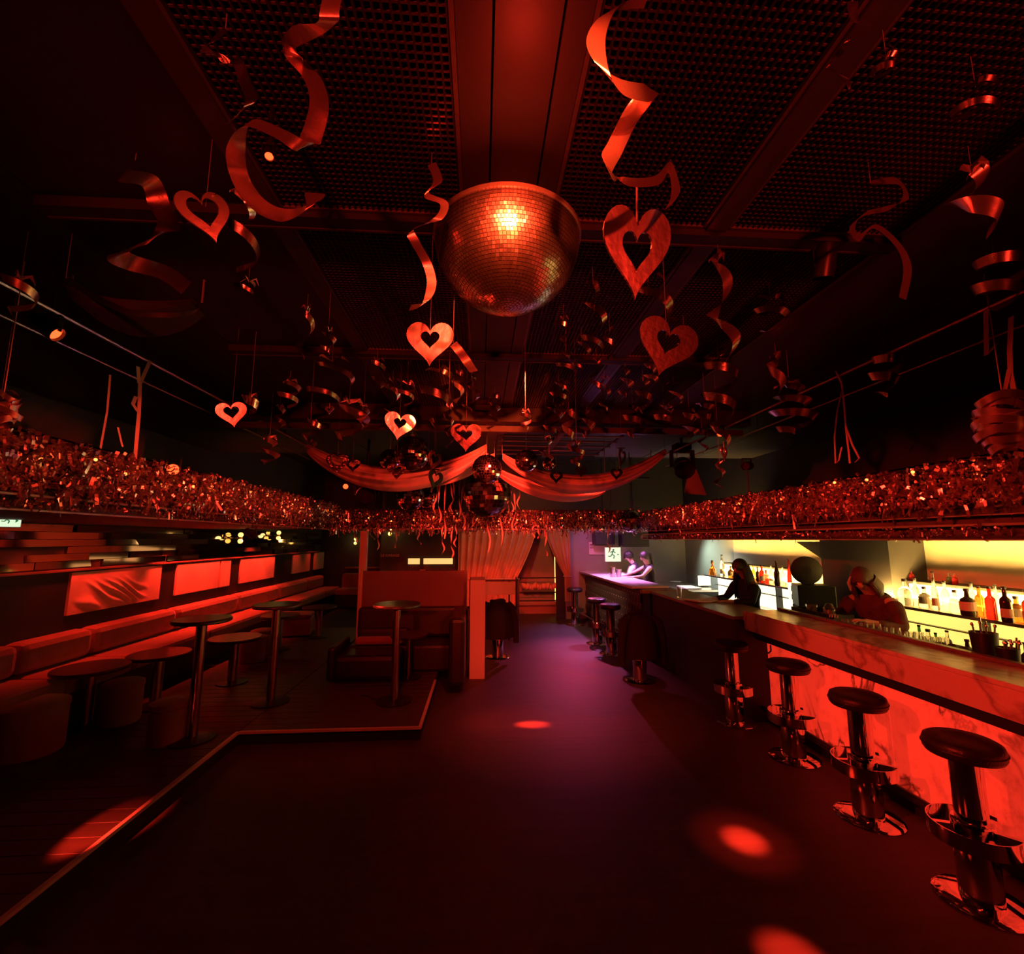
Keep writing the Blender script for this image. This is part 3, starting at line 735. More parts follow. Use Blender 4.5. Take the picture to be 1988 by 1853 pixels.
# ================================================================== far end: curtains, doorway, signs, speakers
def curtain(name, label, x0a, x1a, zt, x0b, x1b, zb, tie, y, folds=9, seed=0):
    """hangs from x0a..x1a at zt, is gathered to x0b..x1b at height tie and falls to zb"""
    n = folds * 8; rows = 26; v = []; f = []
    for j in range(rows + 1):
        s = j / rows; z = zt + (zb - zt) * s
        k = min(1, (zt - z) / (zt - tie)); k = k ** 1.5
        x0, x1 = x0a + (x0b - x0a) * k, x1a + (x1b - x1a) * k
        for i in range(n + 1):
            u = i / n; v.append((x0 + (x1 - x0) * u, y + .045 * math.sin(2 * math.pi * folds * u + 1.5 * math.sin(3 * u + seed)), z))
    for j in range(rows):
        for i in range(n):
            a = j * (n + 1) + i; f.append((a, a + 1, a + n + 2, a + n + 1))
    cx, cz = (x0a + x1a) / 2, zb
    t = empty(name, (cx, y, cz), 0, label, 'curtain')
    MB().add([(p[0] - cx, p[1] - y, p[2] - cz) for p in v], f).build('cloth', M['curtain'], t, smooth=True)
    m = MB(); xm = (x0b + x1b) / 2
    m.tube([((xm - cx) + (abs(x1b - x0b) / 2 + .03) * math.cos(R(a)), .07 * math.sin(R(a)), tie - cz) for a in range(0, 360, 20)], .012, 6, closed=True); m.build('tieback', M['string'], t)
    m = MB(); m.tube([(x0a - cx - .05, 0, zt - cz + .02), (x1a - cx + .05, 0, zt - cz + .02)], .015, 8); m.build('rod', M['rail'], t)
YC = 11.2
X_ = lambda px, y=YC: P(px, 1100, y=y).x
curtain('curtain', 'wide red curtain tied back beside the doorway at the far end', X_(889), X_(1046), 2.5, X_(889), X_(1003), .35, 1.0, YC, 11, 1)
curtain('curtain', 'narrow red curtain swept aside between doorway and purple bar', X_(1053), X_(1106), 2.5, X_(1096), X_(1107), .45, 1.05, YC - .02, 5, 2)
struct(box('trim_2', M['black'], X_(1081), X_(1098), 11.3, 11.36, 0, 2.5))
dr = empty('doorway_led', (X_(1078, 12.2), 12.2, .3), 0, 'thin vertical yellow light strip on the wall inside the doorway', 'light strip')
box('channel', M['steel'], -.03, .03, 0, .03, 0, 1.75, dr); box('strip', M['led'], -.018, .018, -.006, 0, .02, 1.72, dr)
struct(box('trim_3', M['wallgrey'], X_(1000, 12.24), X_(1080, 12.24), 12.24, 12.3, 0, 2.6))
rk = empty('door_rail', (X_(1045, 11.6), 11.6, 0), 0, 'black rail barrier across the doorway with red cloth over it', 'barrier')
for z in (.42, .62, .98):
    m = MB(); m.tube([(-.55, 0, z), (.55, 0, z)], .018, 8); m.build('bar', M['blacksteel'], rk)
for x in (-.55, .55):
    m = MB(); m.tube([(x, 0, 0), (x, 0, 1.0)], .02, 8); m.build('post', M['blacksteel'], rk)
n = 40; m = MB(); m.tube([(-.42 + .84 * i / n, -.03, .76 + .02 * math.sin(i * .5)) for i in range(n + 1)], [.07 + .02 * math.sin(i * 1.3) + .012 * math.sin(i * 2.9) for i in range(n + 1)], 10)
tag(m.build('red_cloth_roll', M['curtain'], None, (X_(1045, 11.6), 11.5, .02), True), 'bunched red cloth hung across the doorway rail', 'cloth')
rl = empty('clothes_rail', (X_(968, 9.2), 9.2, 0), 0, 'thin black clothes rail standing before the wide red curtain', 'clothes rail')
x0, x1 = X_(935, 9.2) - X_(968, 9.2), X_(1002, 9.2) - X_(968, 9.2)
for z in (1.13, .97):
    m = MB(); m.tube([(x0, 0, z), (x1, 0, z)], .014, 8); m.build('bar', M['blacksteel'], rl)
for x in (x0, x1, x1 * .6):
    m = MB(); m.tube([(x, 0, 0), (x, 0, 1.14 if x != x1 else 1.2)], .014, 8); m.build('upright', M['blacksteel'], rl)
m = MB(); m.tube([(x1 + .05, -.02, 0), (x1 + .05, -.02, 1.15)], .012, 8); m.ball((x1 + .05, -.02, 1.16), .022); m.build('finial_post', M['rail'], rl)
# dark wall with raised lettering and lit slots
def text(s, size, loc, m, parent, rot=(R(90), 0, 0), ext=.004):
    c = bpy.data.curves.new('lettering', 'FONT'); c.body = s; c.size = size; c.extrude = ext; c.align_x = 'CENTER'; c.align_y = 'CENTER'
    c.materials.append(m); o = bpy.data.objects.new('lettering', c); COL.objects.link(o); o.parent = parent; o.location = loc; o.rotation_euler = rot
    dg = bpy.context.evaluated_depsgraph_get(); me = bpy.data.meshes.new_from_object(o.evaluated_get(dg)); bpy.data.objects.remove(o)
    o = link('lettering', me, parent, loc); o.rotation_euler = rot; return o
ws = empty('wall_sign', (X_(757, 11.38), 11.38, P(757, 1079, y=11.38).z), 0, 'small metal lettering sign on the dark wall under the lamp', 'sign')
box('backplate', M['wall'], -.26, .26, -.008, 0, -.07, .07, ws); text('LE GARAGE', .085, (0, -.012, 0), M['signtext'], ws)
sw = empty('slot_window', (X_(835, 11.36), 11.36, P(835, 1090, y=11.36).z), 0, 'pair of narrow yellow lit slots in dark wall left of curtain', 'lit slot')
sw['label'] = 'pair of narrow yellow lit slots in the dark wall beside the curtain'
for a, b in ((792, 815), (822, 879)):
    x0, x1 = X_(a, 11.36) - X_(835, 11.36), X_(b, 11.36) - X_(835, 11.36)
    m = MB(); m.box(x0 - .02, x1 + .02, -.02, 0, -.085, -.07); m.box(x0 - .02, x1 + .02, -.02, 0, .07, .085); m.box(x0 - .02, x0, -.02, 0, -.07, .07); m.box(x1, x1 + .02, -.02, 0, -.07, .07)
    m.build('slot_frame', M['black'], sw); box('pane', M['slot'], x0, x1, -.012, -.004, -.07, .07, sw)
def sconce(p, face, label, e=1.2):
    t = empty('wall_sconce', p, 0, label, 'lamp', 'wall lamps')
    m = MB(); m.lathe([(.03, -.02), (.035, 0), (.03, .02)], 12); m.build('mount', M['rail'], t)
    for s in (1, -1):
        MB().ball((0, 0, s * .06), .045, 14, 10).build('globe', M['bulb'], t, smooth=True)
    d = Vector(face); a = Vector((0, 0, 0)); b = -d * .1
    m = MB(); m.tube([a, b], .012, 6); m.build('arm', M['rail'], t)
    point(Vector(p) + d * .12, e, (1, .62, .2), .05)
sconce(P(690, 1051, y=13.85), (0, -1, 0), 'twin globe wall lamp at end of the banquette alcove')
sconce(P(757, 1032, y=11.28), (0, -1, 0), 'twin globe wall lamp above the small lettering sign')
sconce(P(541, 1040, x=-4.6), (1, 0, 0), 'twin globe lamp standing in for a reflection in the mirrored wall, far pair of two', .5)  # this pair and the next are added for lamp reflections in the slats
sconce(P(467, 1045, x=-4.6), (1, 0, 0), 'twin globe lamp standing in for a reflection in the mirrored wall, beside the red panels', .5)
# heart outline ornament on the dark wall
def heart_pts(wd, n=48, c=(0, 0)):
    o = []
    for i in range(n):
        t = 2 * math.pi * i / n
        o.append((c[0] + wd / 32 * 16 * math.sin(t) ** 3, c[1] + wd / 32 * (13 * math.cos(t) - 5 * math.cos(2*t) - 2 * math.cos(3*t) - math.cos(4*t))))
    return o
hp = heart_pts(.24); m = MB(); m.tube([(x, 0, z) for x, z in hp], .012, 6, closed=True)
tag(m.build('heart_ornament', M['steel'], None, P(728, 1038, y=11.39)), 'thin metal heart outline on dark wall beside the lettering lamp', 'ornament')
# speakers above the far bar, exit sign, notices
def speaker(pa, pb, y, label):
    a, b = P(*pa, y=y), P(*pb, y=y); c = (a + b) / 2
    t = empty('speaker', c, 0, label, 'speaker', 'speakers above the far bar'); hx, hz = abs(b.x - a.x) / 2, abs(b.z - a.z) / 2
    box('cabinet', M['blacksteel'], -hx, hx, 0, .3, -hz, hz, t, .012)
    box('grille', M['black'], -hx + .015, hx - .015, -.008, 0, -hz + .015, hz - .015, t)
    m = MB(); m.tube([(0, .15, hz), (0, .15, 3.96 - c.z)], .02, 8); m.build('hanger', M['blacksteel'], t)
speaker((1155, 1034), (1194, 1058), 10.9, 'smaller black speaker above the exit sign')
speaker((1207, 1034), (1261, 1062), 10.6, 'wider black speaker beside the exit sign')
def running_man(m, s):
    m.ball((.10 * s, 0, .32 * s), .075 * s, 10, 6, (1, .12, 1))
    def limb(a, b, r): m.box(-r, r, -.006, .0, 0, (Vector(b) - Vector(a)).length, Matrix.Translation(Vector(a)) @ Matrix.Rotation(math.atan2(b[0] - a[0], b[2] - a[2]), 4, 'Y'))
    for a, b in (((-.02*s,0,-.02*s),(.06*s,0,.26*s)), ((-.02*s,0,-.02*s),(.16*s,0,-.12*s)), ((.16*s,0,-.12*s),(.10*s,0,-.34*s)), ((-.02*s,0,-.02*s),(-.14*s,0,-.18*s)), ((-.14*s,0,-.18*s),(-.32*s,0,-.16*s)), ((.05*s,0,.22*s),(-.14*s,0,.12*s)), ((.06*s,0,.22*s),(.24*s,0,.10*s))):
        limb(a, b, .035 * s)
def exit_sign(p, wd, hh, rz, label, zt=3.96):
    t = empty('exit_sign', p, rz, label, 'exit sign')
    box('housing', M['wallet'], -wd/2 - .008, wd/2 + .008, .002, .05, -hh/2 - .008, hh/2 + .008, t, .008)
    m = MB(); m.tube([(0, .03, hh/2), (0, .03, zt - p[2])], .006, 6); m.build('hanger', M['blacksteel'], t)
    box('face', M['exitface'], -wd/2, wd/2, -.004, .002, -hh/2, hh/2, t)
    m = MB(); running_man(m, hh * .95)
    o = m.build('running_figure', M['exitgreen'], t); o.location = (wd * -.05, -.006, .01)
    m = MB(); m.add([(wd*.28,-.007,-.02),(wd*.40,-.007,.0),(wd*.28,-.007,.02)], [(0,1,2)]); m.build('arrow', M['exitgreen'], t)
e = P(1190, 1077, y=10.85); exit_sign(e, abs(P(1205,1077,y=10.85).x - P(1175,1077,y=10.85).x), abs(P(1190,1064,y=10.85).z - P(1190,1091,y=10.85).z), 0, 'lit green and white exit sign on the purple wall above far bar')
e = P(15, 1011, x=-4.2); exit_sign(e, .17, .11, R(62), 'yellow green lit exit sign standing in for a reflected one, under the banquette canopy, near the mirror slats', 2.085)  # added where a sign's reflection shows in the slats
n1 = empty('notice_board', P(1160, 1066, y=11.36), 0, 'white paper notices on the purple wall beside the exit sign', 'notice')
def wbox(name, mt, pa, pb, y, t, dy, th=.008):
    a, b = P(*pa, y=y), P(*pb, y=y); o = t.location
    return box(name, mt, min(a.x, b.x) - o.x, max(a.x, b.x) - o.x, y - o.y - dy - th, y - o.y - dy, min(a.z, b.z) - o.z, max(a.z, b.z) - o.z, t)
wbox('sheet', M['wallet'], (1143, 1053), (1153, 1077), 11.36, n1, 0)
wbox('sheet', M['wallet'], (1153, 1060), (1175, 1077), 11.36, n1, .001)
m = MB()
for k in range(4): m.box(.0, .07, -.012, -.010, .1 - k * .03, .112 - k * .03)
m.build('print', M['vest'], n1, (P(1145, 1066, y=11.36).x - n1.location.x, 0, 0))
def top_of(y): return CEIL if y < 5.15 else 3.95
# ================================================================== rails and lamps under the ceiling
def rail(x, z, ya, yb, label, r=.014):
    t = empty('ceiling_rail', (x, ya, z), 0, label, 'rail')
    m = MB(); m.tube([(0, 0, 0), (0, yb - ya, 0)], r, 8); m.build('pipe', M['rail'], t)
    for y in np.arange(.9, yb - ya, 2.3):
        m = MB(); m.tube([(0, y, 0), (0, y, CEIL + .02 - z)], .006, 6); m.build('hanger', M['blacksteel'], t)
rail(-2.62, 3.33, .6, 8.0, 'metal rail hung over the banquette canopy edge')
rail(-3.0, 3.33, .6, 8.0, 'metal rail hung behind the first, over the banquettes', .010)
rail(2.90, 3.27, 2.0, 8.0, 'metal rail hung over the bar canopy edge')
rail(3.36, 3.27, 2.0, 8.0, 'metal rail hung behind the first, over the bar', .010)
def par_lamp(p, target, label, on=True, s=1.0, up=None):
    t = empty('spot_lamp', p, 0, label, 'spotlight', 'red spot lamps')
    d = (Vector(target) - Vector(p)).normalized(); q = d.to_track_quat('Z', 'Y').to_matrix().to_4x4()
    b = MB(); b.lathe([(0, -.11*s), (.035*s, -.11*s), (.05*s, -.06*s), (.05*s, .05*s), (.045*s, .052*s), (.043*s, .03*s), (0, .028*s)], 18, q); b.build('body', M['blacksteel'], t, smooth=True)
    MB().lathe([(0, .033*s), (.042*s, .033*s), (.03*s, .042*s), (0, .046*s)], 16, q).build('lens', M['lensred' if on else 'lensoff'], t, smooth=True)
    h = (up if up is not None else CEIL) - p[2]
    m = MB(); m.box(-.058*s, -.052*s, -.012, .012, -.01, .09*s); m.box(.052*s, .058*s, -.012, .012, -.01, .09*s); m.box(-.058*s, .058*s, -.012, .012, .085*s, .092*s)
    m.tube([(0, 0, .09*s), (0, 0, max(.1*s, h))] if h > 0 else [(0, 0, -.06), (0, 0, h)], .008, 6); m.build('yoke', M['blacksteel'], t)
par_lamp(P(97, 640, x=-2.62), (.5, 3.4, 1.0), 'lit red lamp clipped on the rail over near end of the banquette canopy')
par_lamp(P(336, 912, x=-2.55), (0, 0, 2.0), 'lit red lamp standing in the banquette canopy tinsel', up=2.5)
par_lamp(P(671, 945, y=7.9), (0, 0, 2.1), 'lit red lamp on a short stem at the corner of frieze and banquette canopy', up=2.4)
par_lamp(P(1950, 316, x=2.5), (0, 2.5, 1.0), 'lit red lamp at the ceiling above near end of bar')
par_lamp(P(1398, 842, x=2.7), (0, 0, 2.0), 'small lit red lamp hanging ahead of the dark beam, over the bar side', s=.8)
par_lamp(P(522, 300, y=1.45), (0, .5, 1.0), 'lit red lamp inside the big foil spiral beside the mirror ball', s=.32)
par_lamp(P(1450, 905, x=2.8), (-1, 2, 2), 'small disc lamp on an upright stem in the bar canopy tinsel', False, .9, 2.45)
par_lamp((1.7, 2.0, 3.30), P(1445, 1632, z=0), 'dark lamp under the ceiling aimed at the floor pool near stools', False)
par_lamp((1.9, 1.0, 3.30), P(1548, 1862, z=0), 'dark lamp aimed at floor pool by the lower edge of the view', False)
par_lamp((-2.54, 5.25, 2.0), P(1033, 1407, z=0), 'dark lamp under the banquette canopy edge aimed at the red streak on the floor', False, .8, 2.115)
def moving_head(p, target, label):
    t = empty('moving_head_lamp', p, 0, label, 'spotlight'); d = (Vector(target) - Vector(p)).normalized(); q = d.to_track_quat('Z', 'Y').to_matrix().to_4x4()
    MB().lathe([(0, -.16), (.09, -.15), (.13, -.05), (.135, .10), (.15, .17), (.14, .175), (.125, .12), (0, .11)], 24, q).build('head', M['blacksteel'], t, smooth=True)
    MB().lathe([(0, .115), (.12, .12)], 20, q).build('lens', M['lensoff'], t)
    m = MB(); m.box(-.18, -.15, -.04, .04, -.02, .2); m.box(.15, .18, -.04, .04, -.02, .2); m.box(-.18, .18, -.04, .04, .2, .24); m.build('yoke', M['blacksteel'], t)
    box('clamp_base', M['black'], -.12, .12, -.09, .09, .24, .34, t, .01)
    m = MB(); m.tube([(0, 0, .34), (0, 0, top_of(p[1]) - p[2])], .02, 8); m.build('pole', M['blacksteel'], t)
moving_head(P(1325, 905, y=6.6), (2.2, 3, 1.0), 'large black stage lamp hanging beside the swag over the bar side')
moving_head(P(712, 958, y=7.0), (-1.0, 3, 1.2), 'large black stage lamp hanging under the swag over the banquette side')
def fly_cloth(name, pts, label, th=.03):
    a = [Vector(p) for p in pts]; m = MB(); m.add([*a, *[p + Vector((0, .05, .0)) for p in a]], [tuple(range(len(a))), tuple(range(2*len(a)-1, len(a)-1, -1))] + [(i, (i+1) % len(a), (i+1) % len(a) + len(a), i + len(a)) for i in range(len(a))])
    o = m.build(name, M['swag']); m = MB(); m.tube([a[0], (a[0].x, a[0].y, 3.96)], .006, 6); m.build('cord', M['thread'], o)
    return tag(o, label, 'panel')
fly_cloth('fabric_panel', [P(1340, 900, y=7.4), P(1352, 912, y=7.4), P(1372, 962, y=7.4), P(1330, 958, y=7.4)], 'pale slanting fabric panel beside the large stage lamp over the bar side')
m = MB(); q = [P(935, 745, y=4.7), P(935, 800, y=4.7)]
pj = empty('projector', P(938, 775, y=4.9), 0, 'dark box shaped projector hanging in the middle before the truss', 'projector')
box('housing', M['blacksteel'], -.09, .09, -.12, .12, -.10, .10, pj, .015)
m = MB(); m.tube([(0, 0, .1), (0, 0, CEIL - pj.location.z)], .02, 8); m.build('pole', M['blacksteel'], pj)
MB().lathe([(.0, 0), (.035, 0), (.04, .03), (.0, .03)], 16, Matrix.Translation((0, -.12, 0)) @ Matrix.Rotation(R(90), 4, 'X')).build('lens', M['lensoff'], pj)

# ================================================================== swags of cloth
def swag(label, A, B, sag, hgt, folds, y, fwd=.25, mt='swag', shrink=.35, seed=0, name='swag'):
    A, B = P(*A, y=y), P(*B, y=y); n, k = 48, 28; v = []; f = []
    for i in range(n + 1):
        u = i / n; e = 4 * u * (1 - u); c = A.lerp(B, u) + Vector((0, 0, -sag * e))
        h = hgt * (shrink + (1 - shrink) * e ** .7)
        for j in range(k + 1):
            q = j / k; d = .03 * math.sin(q * math.pi * 2 * folds + 2.2 * u + seed) * (1.2 - .6 * e)
            v.append((c.x, c.y - fwd * math.sin(q * math.pi) * (.3 + .7 * e) + d, c.z - h * q))
    for i in range(n):
        for j in range(k):
            a = i * (k + 1) + j; f.append((a, a + 1, a + k + 2, a + k + 1))
    o = MB().add(v, f).build(name, M[mt], smooth=True)
    for q in (A, B):
        m = MB(); m.tube([q, (q.x, q.y, top_of(y) + .01)], .006, 6); m.build('cord', M['thread'], o)
    return tag(o, label, 'drape')
swag('red lit cloth swag hung across the far ceiling, on the banquette side', (597, 862), (945, 862), .34, .34, 4, 6.4)
swag('red lit cloth swag hung across the far ceiling, on the bar side', (975, 880), (1290, 872), .36, .28, 4, 6.6)
swag('second lower cloth swag just behind the one on the bar side', (960, 905), (1175, 945), .14, .24, 3, 7.0, seed=2)
swag('second narrow cloth swag just behind the one on the banquette side', (760, 925), (960, 880), .08, .24, 3, 6.9, seed=4)
swag('black cloth loop sagging from the ceiling over the banquettes', (140, 545), (392, 590), .10, .16, 2, 2.6, mt='blackcloth', name='black_drape')
swag('black cloth loop sagging from the ceiling over the bar side', (1520, 610), (1780, 545), .16, .26, 2, 3.7, mt='blackcloth', name='black_drape')

# ================================================================== hanging decorations
def heart_mesh(wd, hole=.46, th=.004, off=.04):
    n = 48; o = heart_pts(wd, n); i_ = heart_pts(wd * hole, n, (0, wd * off)) if hole else None
    v = []; f = []
    for y in (-th, th):
        v += [(x, y, z) for x, z in o]
        if hole: v += [(x, y, z) for x, z in i_]
    st = 2 * n if hole else n
    for i in range(n):
        k = (i + 1) % n
        if hole:
            f.append((i, k, n + k, n + i)); f.append((st + k, st + i, st + n + i, st + n + k)); f.append((n + i, n + k, st + n + k, st + n + i))
        f.append((k, i, st + i, st + k))
    if not hole: f += [tuple(range(n)), tuple(range(2*n - 1, n - 1, -1))]
    return MB().add(v, f)
def hang_heart(px, py, wpx, y, rz, tilt, label, mt='satin', group=None, hole=.40, top=None, rx=R(9)):
    c = P(px, py, y=y); zc = (Vector(c) - EYE).dot(cam_fwd); wd = wpx / FPX * zc / max(.3, abs(math.cos(rz)))
    t = empty('hanging_heart', c, 0, label, 'decoration', group)
    o = heart_mesh(wd, hole).build('heart', M[mt], t); o.rotation_euler = (rx, tilt, rz)
    zt = (top if top is not None else top_of(y)) - c.z
    m = MB(); m.tube([(0, 0, wd * .14), (0, 0, zt)], max(.0014, wd * .006), 5); m.build('string', M['thread'], t)
    m = MB(); m.strip([(-.06*wd*3, 0, wd*.42), (0, .01, wd*.45), (.06*wd*3, 0, wd*.42)], [(0, .02*wd, .035*wd)] * 3); m.build('bow', M['foil'], t)
    return t
cam_fwd = Vector((-math.sin(YAW) * math.cos(PITCH), math.cos(YAW) * math.cos(PITCH), math.sin(PITCH)))
def swirl(px, pt, pb, y, rpx, turns, wpx, label, mt='foil', group=None, heart=None, seed=0, end=None):
    zz = P(px, max(pt, 0), y=y).z
    if zz > CEIL - .10: y *= (CEIL - .10 - EYE.z) / (zz - EYE.z)
    a, b = P(px, pt, y=y), P(px, pb, y=y); zc = (a - EYE).dot(cam_fwd); r = rpx / FPX * zc; wd = wpx / FPX * zc / 2
    zt = min(a.z, CEIL - .02); L = zt - b.z; rnd = random.Random(seed * 7 + int(px))
    t = empty('foil_swirl', (b.x, y, zt), 0, label, 'decoration', group)
    n = int(26 * turns) + 10; pts = []; wv = []; ph = rnd.random() * 6.3; w1 = rnd.random() * 6
    for i in range(n + 1):
        u = i / n; an = ph + turns * 2 * math.pi * u; rr = r * min(1, .25 + 4 * u, .35 + 4 * (1 - u)) * (.85 + .25 * math.sin(5 * u + w1))
        pts.append(Vector((rr * math.cos(an), rr * math.sin(an), -L * (u ** 1.1))))
        rad = Vector((math.cos(an), math.sin(an), 0)); k = .5 + .5 * math.sin(3.1 * u + w1)
        d = (Vector((0, 0, 1)) * (.45 + .5 * k) + rad * (.75 - .5 * k)).normalized(); wv.append(d * wd * (.75 + .3 * math.sin(math.pi * u)))
    MB().strip(pts, wv).build('spiral', M[mt], t, smooth=True)
    if zt < CEIL - .03: m = MB(); m.tube([(0, 0, -.01), (0, 0, CEIL - zt)], max(.0010, .0006 * zc), 5); m.build('string', M['thread'], t)
    m = MB()
    for k in range(3):
        an = ph + k * 2.1; m.strip([(0, 0, 0), (.5*r*math.cos(an), .5*r*math.sin(an), .02), (.8*r*math.cos(an+.4), .8*r*math.sin(an+.4), -.01)], [(0, 0, wd*.5), (wd*.3, 0, wd*.4), (0, 0, wd*.3)])
    m.build('bow', M[mt], t)
    if heart:
        hw = heart / FPX * zc
        h = heart_mesh(hw, .46).build('heart', M['satin'], t, (0, 0, -L - hw * .30)); h.rotation_euler = (0, 0, rnd.uniform(-.7, .7))
        m = MB(); m.tube([(0, 0, -L * .93), (0, 0, -L - hw * .18)], .0025, 5); m.build('heart_string', M['string'], t)
    return t
def ribbon(name, label, pts, wpx, mt, extra=None, hook=True):
    """pts: (px, py, y, width direction)"""
    c = [P(a, b, y=y) for a, b, y, d in pts]; zz = max(p.z for p in c) + .03
    if zz > CEIL - .02: k_ = (CEIL - .02 - EYE.z) / (zz - EYE.z); c = [EYE + (p - EYE) * k_ for p in c]
    o = c[0]; zc = (o - EYE).dot(cam_fwd)
    N = len(pts); P3 = []; W = []; S = 8
    for i in range(N - 1):
        p0, p1, p2, p3 = c[max(0, i-1)], c[i], c[i+1], c[min(N-1, i+2)]
        for k in range(S + (1 if i == N - 2 else 0)):
            u = k / S; q = .5 * ((2*p1) + (p2-p0)*u + (2*p0-5*p1+4*p2-p3)*u*u + (3*p1-p0-3*p2+p3)*u**3); P3.append(q - o)
            d = Vector(pts[i][3]).lerp(Vector(pts[i+1][3]), u); W.append(d.normalized() * wpx / FPX * zc / 2)
    t = empty(name, o, 0, label, 'decoration')
    MB().strip(P3, W).build('spiral', M[mt], t, smooth=True)
    if hook and o.z < CEIL: m = MB(); m.tube([(0, 0, 0), (0, 0, CEIL - o.z)], .0014, 5); m.build('string', M['thread'], t)
    return t
# the large ones, each its own shape
X1, Z1, Y1 = (1, 0, 0), (0, 0, 1), (0, 1, 0)
s1 = ribbon('foil_swirl', 'large S curved foil swirl with pierced heart at its end, beside the mirror ball', [(1255, 2, 1.12, (.3, 0, 1)), (1190, 18, 1.05, (.8, 0, .6)), (1158, 70, 1.0, (1, .1, .2)), (1168, 130, 1.0, (.9, .2, -.5)), (1205, 168, 1.04, (.4, .1, -1)), (1252, 180, 1.10, (.3, .2, -1)), (1262, 176, 1.16, (1, 0, -.3)),
     (1225, 225, 1.2, (.8, .3, -.5)), (1195, 285, 1.18, (.9, .2, -.3)), (1178, 325, 1.1, (.6, .4, -.8)), (1215, 352, 1.03, (0, .5, 1)), (1275, 350, 1.08, (0, .5, 1)), (1300, 325, 1.2, (.3, .2, 1)), (1312, 372, 1.16, (.6, .3, .5)), (1298, 402, 1.1, (.5, .3, .6))], 34, 'satin')
hw = 132 / FPX * 1.33; o = s1.location; hc = P(1236, 478, y=1.14) - o
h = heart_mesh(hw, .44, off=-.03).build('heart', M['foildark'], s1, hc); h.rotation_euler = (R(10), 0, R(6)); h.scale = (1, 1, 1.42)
m = MB(); m.tube([P(1236, 350, y=1.14) - o, P(1236, 432, y=1.14) - o], .0028, 5); m.build('heart_string', M['string'], s1)
ribbon('foil_swirl', 'large foil spiral with a bright sickle shaped turn, at banquette side of the mirror ball', [(650, -30, 1.0, (1, 0, .1)), (640, 20, 1.0, (1, 0, .1)), (632, 46, 1.02, (1, .2, .3)), (568, 75, 1.1, (.4, .2, -1)), (570, 110, 1.18, (1, .2, .1)), (605, 150, 1.15, (1, .3, .5)), (620, 200, 1.1, (1, .2, -.05)), (606, 262, 1.05, (1, .2, -.4)), (590, 285, 1.0, (.5, .3, .8)),
     (540, 258, .97, (.2, .5, 1)), (480, 240, 1.02, (.2, .5, 1)), (458, 290, 1.15, (.7, .5, .4)), (466, 345, 1.2, (1, .4, .2)), (500, 395, 1.15, (.5, .3, .9)), (550, 418, 1.06, (.1, .3, 1)), (605, 400, 1.0, (.5, .4, .9)), (612, 375, 1.06, (1, .3, .2))], 37, 'satin')
ribbon('foil_swirl', 'narrow dark foil swirl hanging beyond the large bright spiral', [(438, 55, 1.25, (1, 0, .4)), (415, 80, 1.2, (.6, .3, .8)), (395, 95, 1.22, (.4, .2, 1)), (428, 112, 1.3, (.5, .3, -.9)), (460, 118, 1.28, (1, 0, .3)), (475, 160, 1.25, (1, .2, 0)), (488, 195, 1.2, (.7, .3, .6)), (462, 222, 1.22, (.4, .3, 1)), (436, 243, 1.3, (.7, .3, .6))], 22, 'foil')
ribbon('foil_swirl', 'broad dark foil twist low over the banquette side, with a wide flat turn', [(262, 318, 1.9, (.5, 0, 1)), (240, 340, 1.85, (.2, .3, 1)), (290, 352, 1.95, (.5, .3, 1)), (310, 400, 2.0, (1, .2, .2)), (328, 440, 1.95, (1, .3, -.2)), (300, 462, 1.85, (.3, .4, 1)), (232, 492, 1.8, (.8, .3, .5)), (255, 510, 1.9, (.2, .3, 1)), (320, 530, 2.0, (.1, .4, 1)), (362, 560, 2.05, (.2, .4, 1))], 38, 'foildark')
ribbon('foil_swirl', 'thin curled foil band drooping from the ceiling beside the black drape', [(128, 540, 2.2, (1, 0, .6)), (160, 562, 2.15, (.3, .3, 1)), (210, 590, 2.1, (.2, .3, 1)), (262, 608, 2.1, (.1, .4, 1)), (330, 612, 2.15, (.1, .3, 1)), (378, 606, 2.25, (.2, .3, 1)), (392, 588, 2.3, (1, .2, .2))], 13, 'foil')
ribbon('foil_swirl', 'thin foil ribbon curling down beside the mirror ball to the glowing heart', [(838, 318, 1.75, (.8, 0, .4)), (850, 352, 1.7, (1, .2, .3)), (828, 378, 1.68, (.4, .4, 1)), (862, 395, 1.72, (.7, .3, .5)), (850, 425, 1.7, (.9, .3, .2)), (800, 447, 1.7, (.4, .4, .9)), (806, 470, 1.72, (1, .2, .2)), (828, 510, 1.78, (1, .2, .3)), (838, 550, 1.8, (1, .2, 0)), (825, 588, 1.8, (.6, .3, .6)), (796, 598, 1.85, (.2, .4, 1))], 18, 'satin')
ribbon('foil_swirl', 'bright crumpled foil swirl at the ceiling above the grating over the bar side', [(1655, 2, 1.25, (1, 0, .2)), (1660, 40, 1.25, (1, .2, .3)), (1692, 50, 1.2, (.6, .3, .9)), (1650, 75, 1.2, (.7, .2, .7)), (1628, 105, 1.22, (1, .2, .4)), (1608, 130, 1.25, (.6, .3, .6)), (1640, 150, 1.3, (1, .3, 0)), (1650, 172, 1.3, (.4, .3, .6))], 24, 'foil')
ribbon('foil_swirl', 'looping foil swirl with a folded bow, over the stools', [(1690, 356, 2.0, (.2, .3, .5)), (1742, 352, 2.05, (.2, .3, 1)), (1758, 385, 2.1, (1, .3, .2)), (1722, 405, 2.05, (.4, .4, .8)), (1680, 415, 1.95, (.8, .3, .8)), (1655, 440, 1.92, (.9, .3, .6)), (1668, 462, 2.0, (.4, .3, 1)), (1700, 440, 2.05, (.7, .3, .6)), (1745, 478, 2.05, (.9, .3, .4)), (1762, 522, 2.05, (1, .2, .2)), (1752, 580, 2.0, (.8, .3, 0))], 24, 'satin')
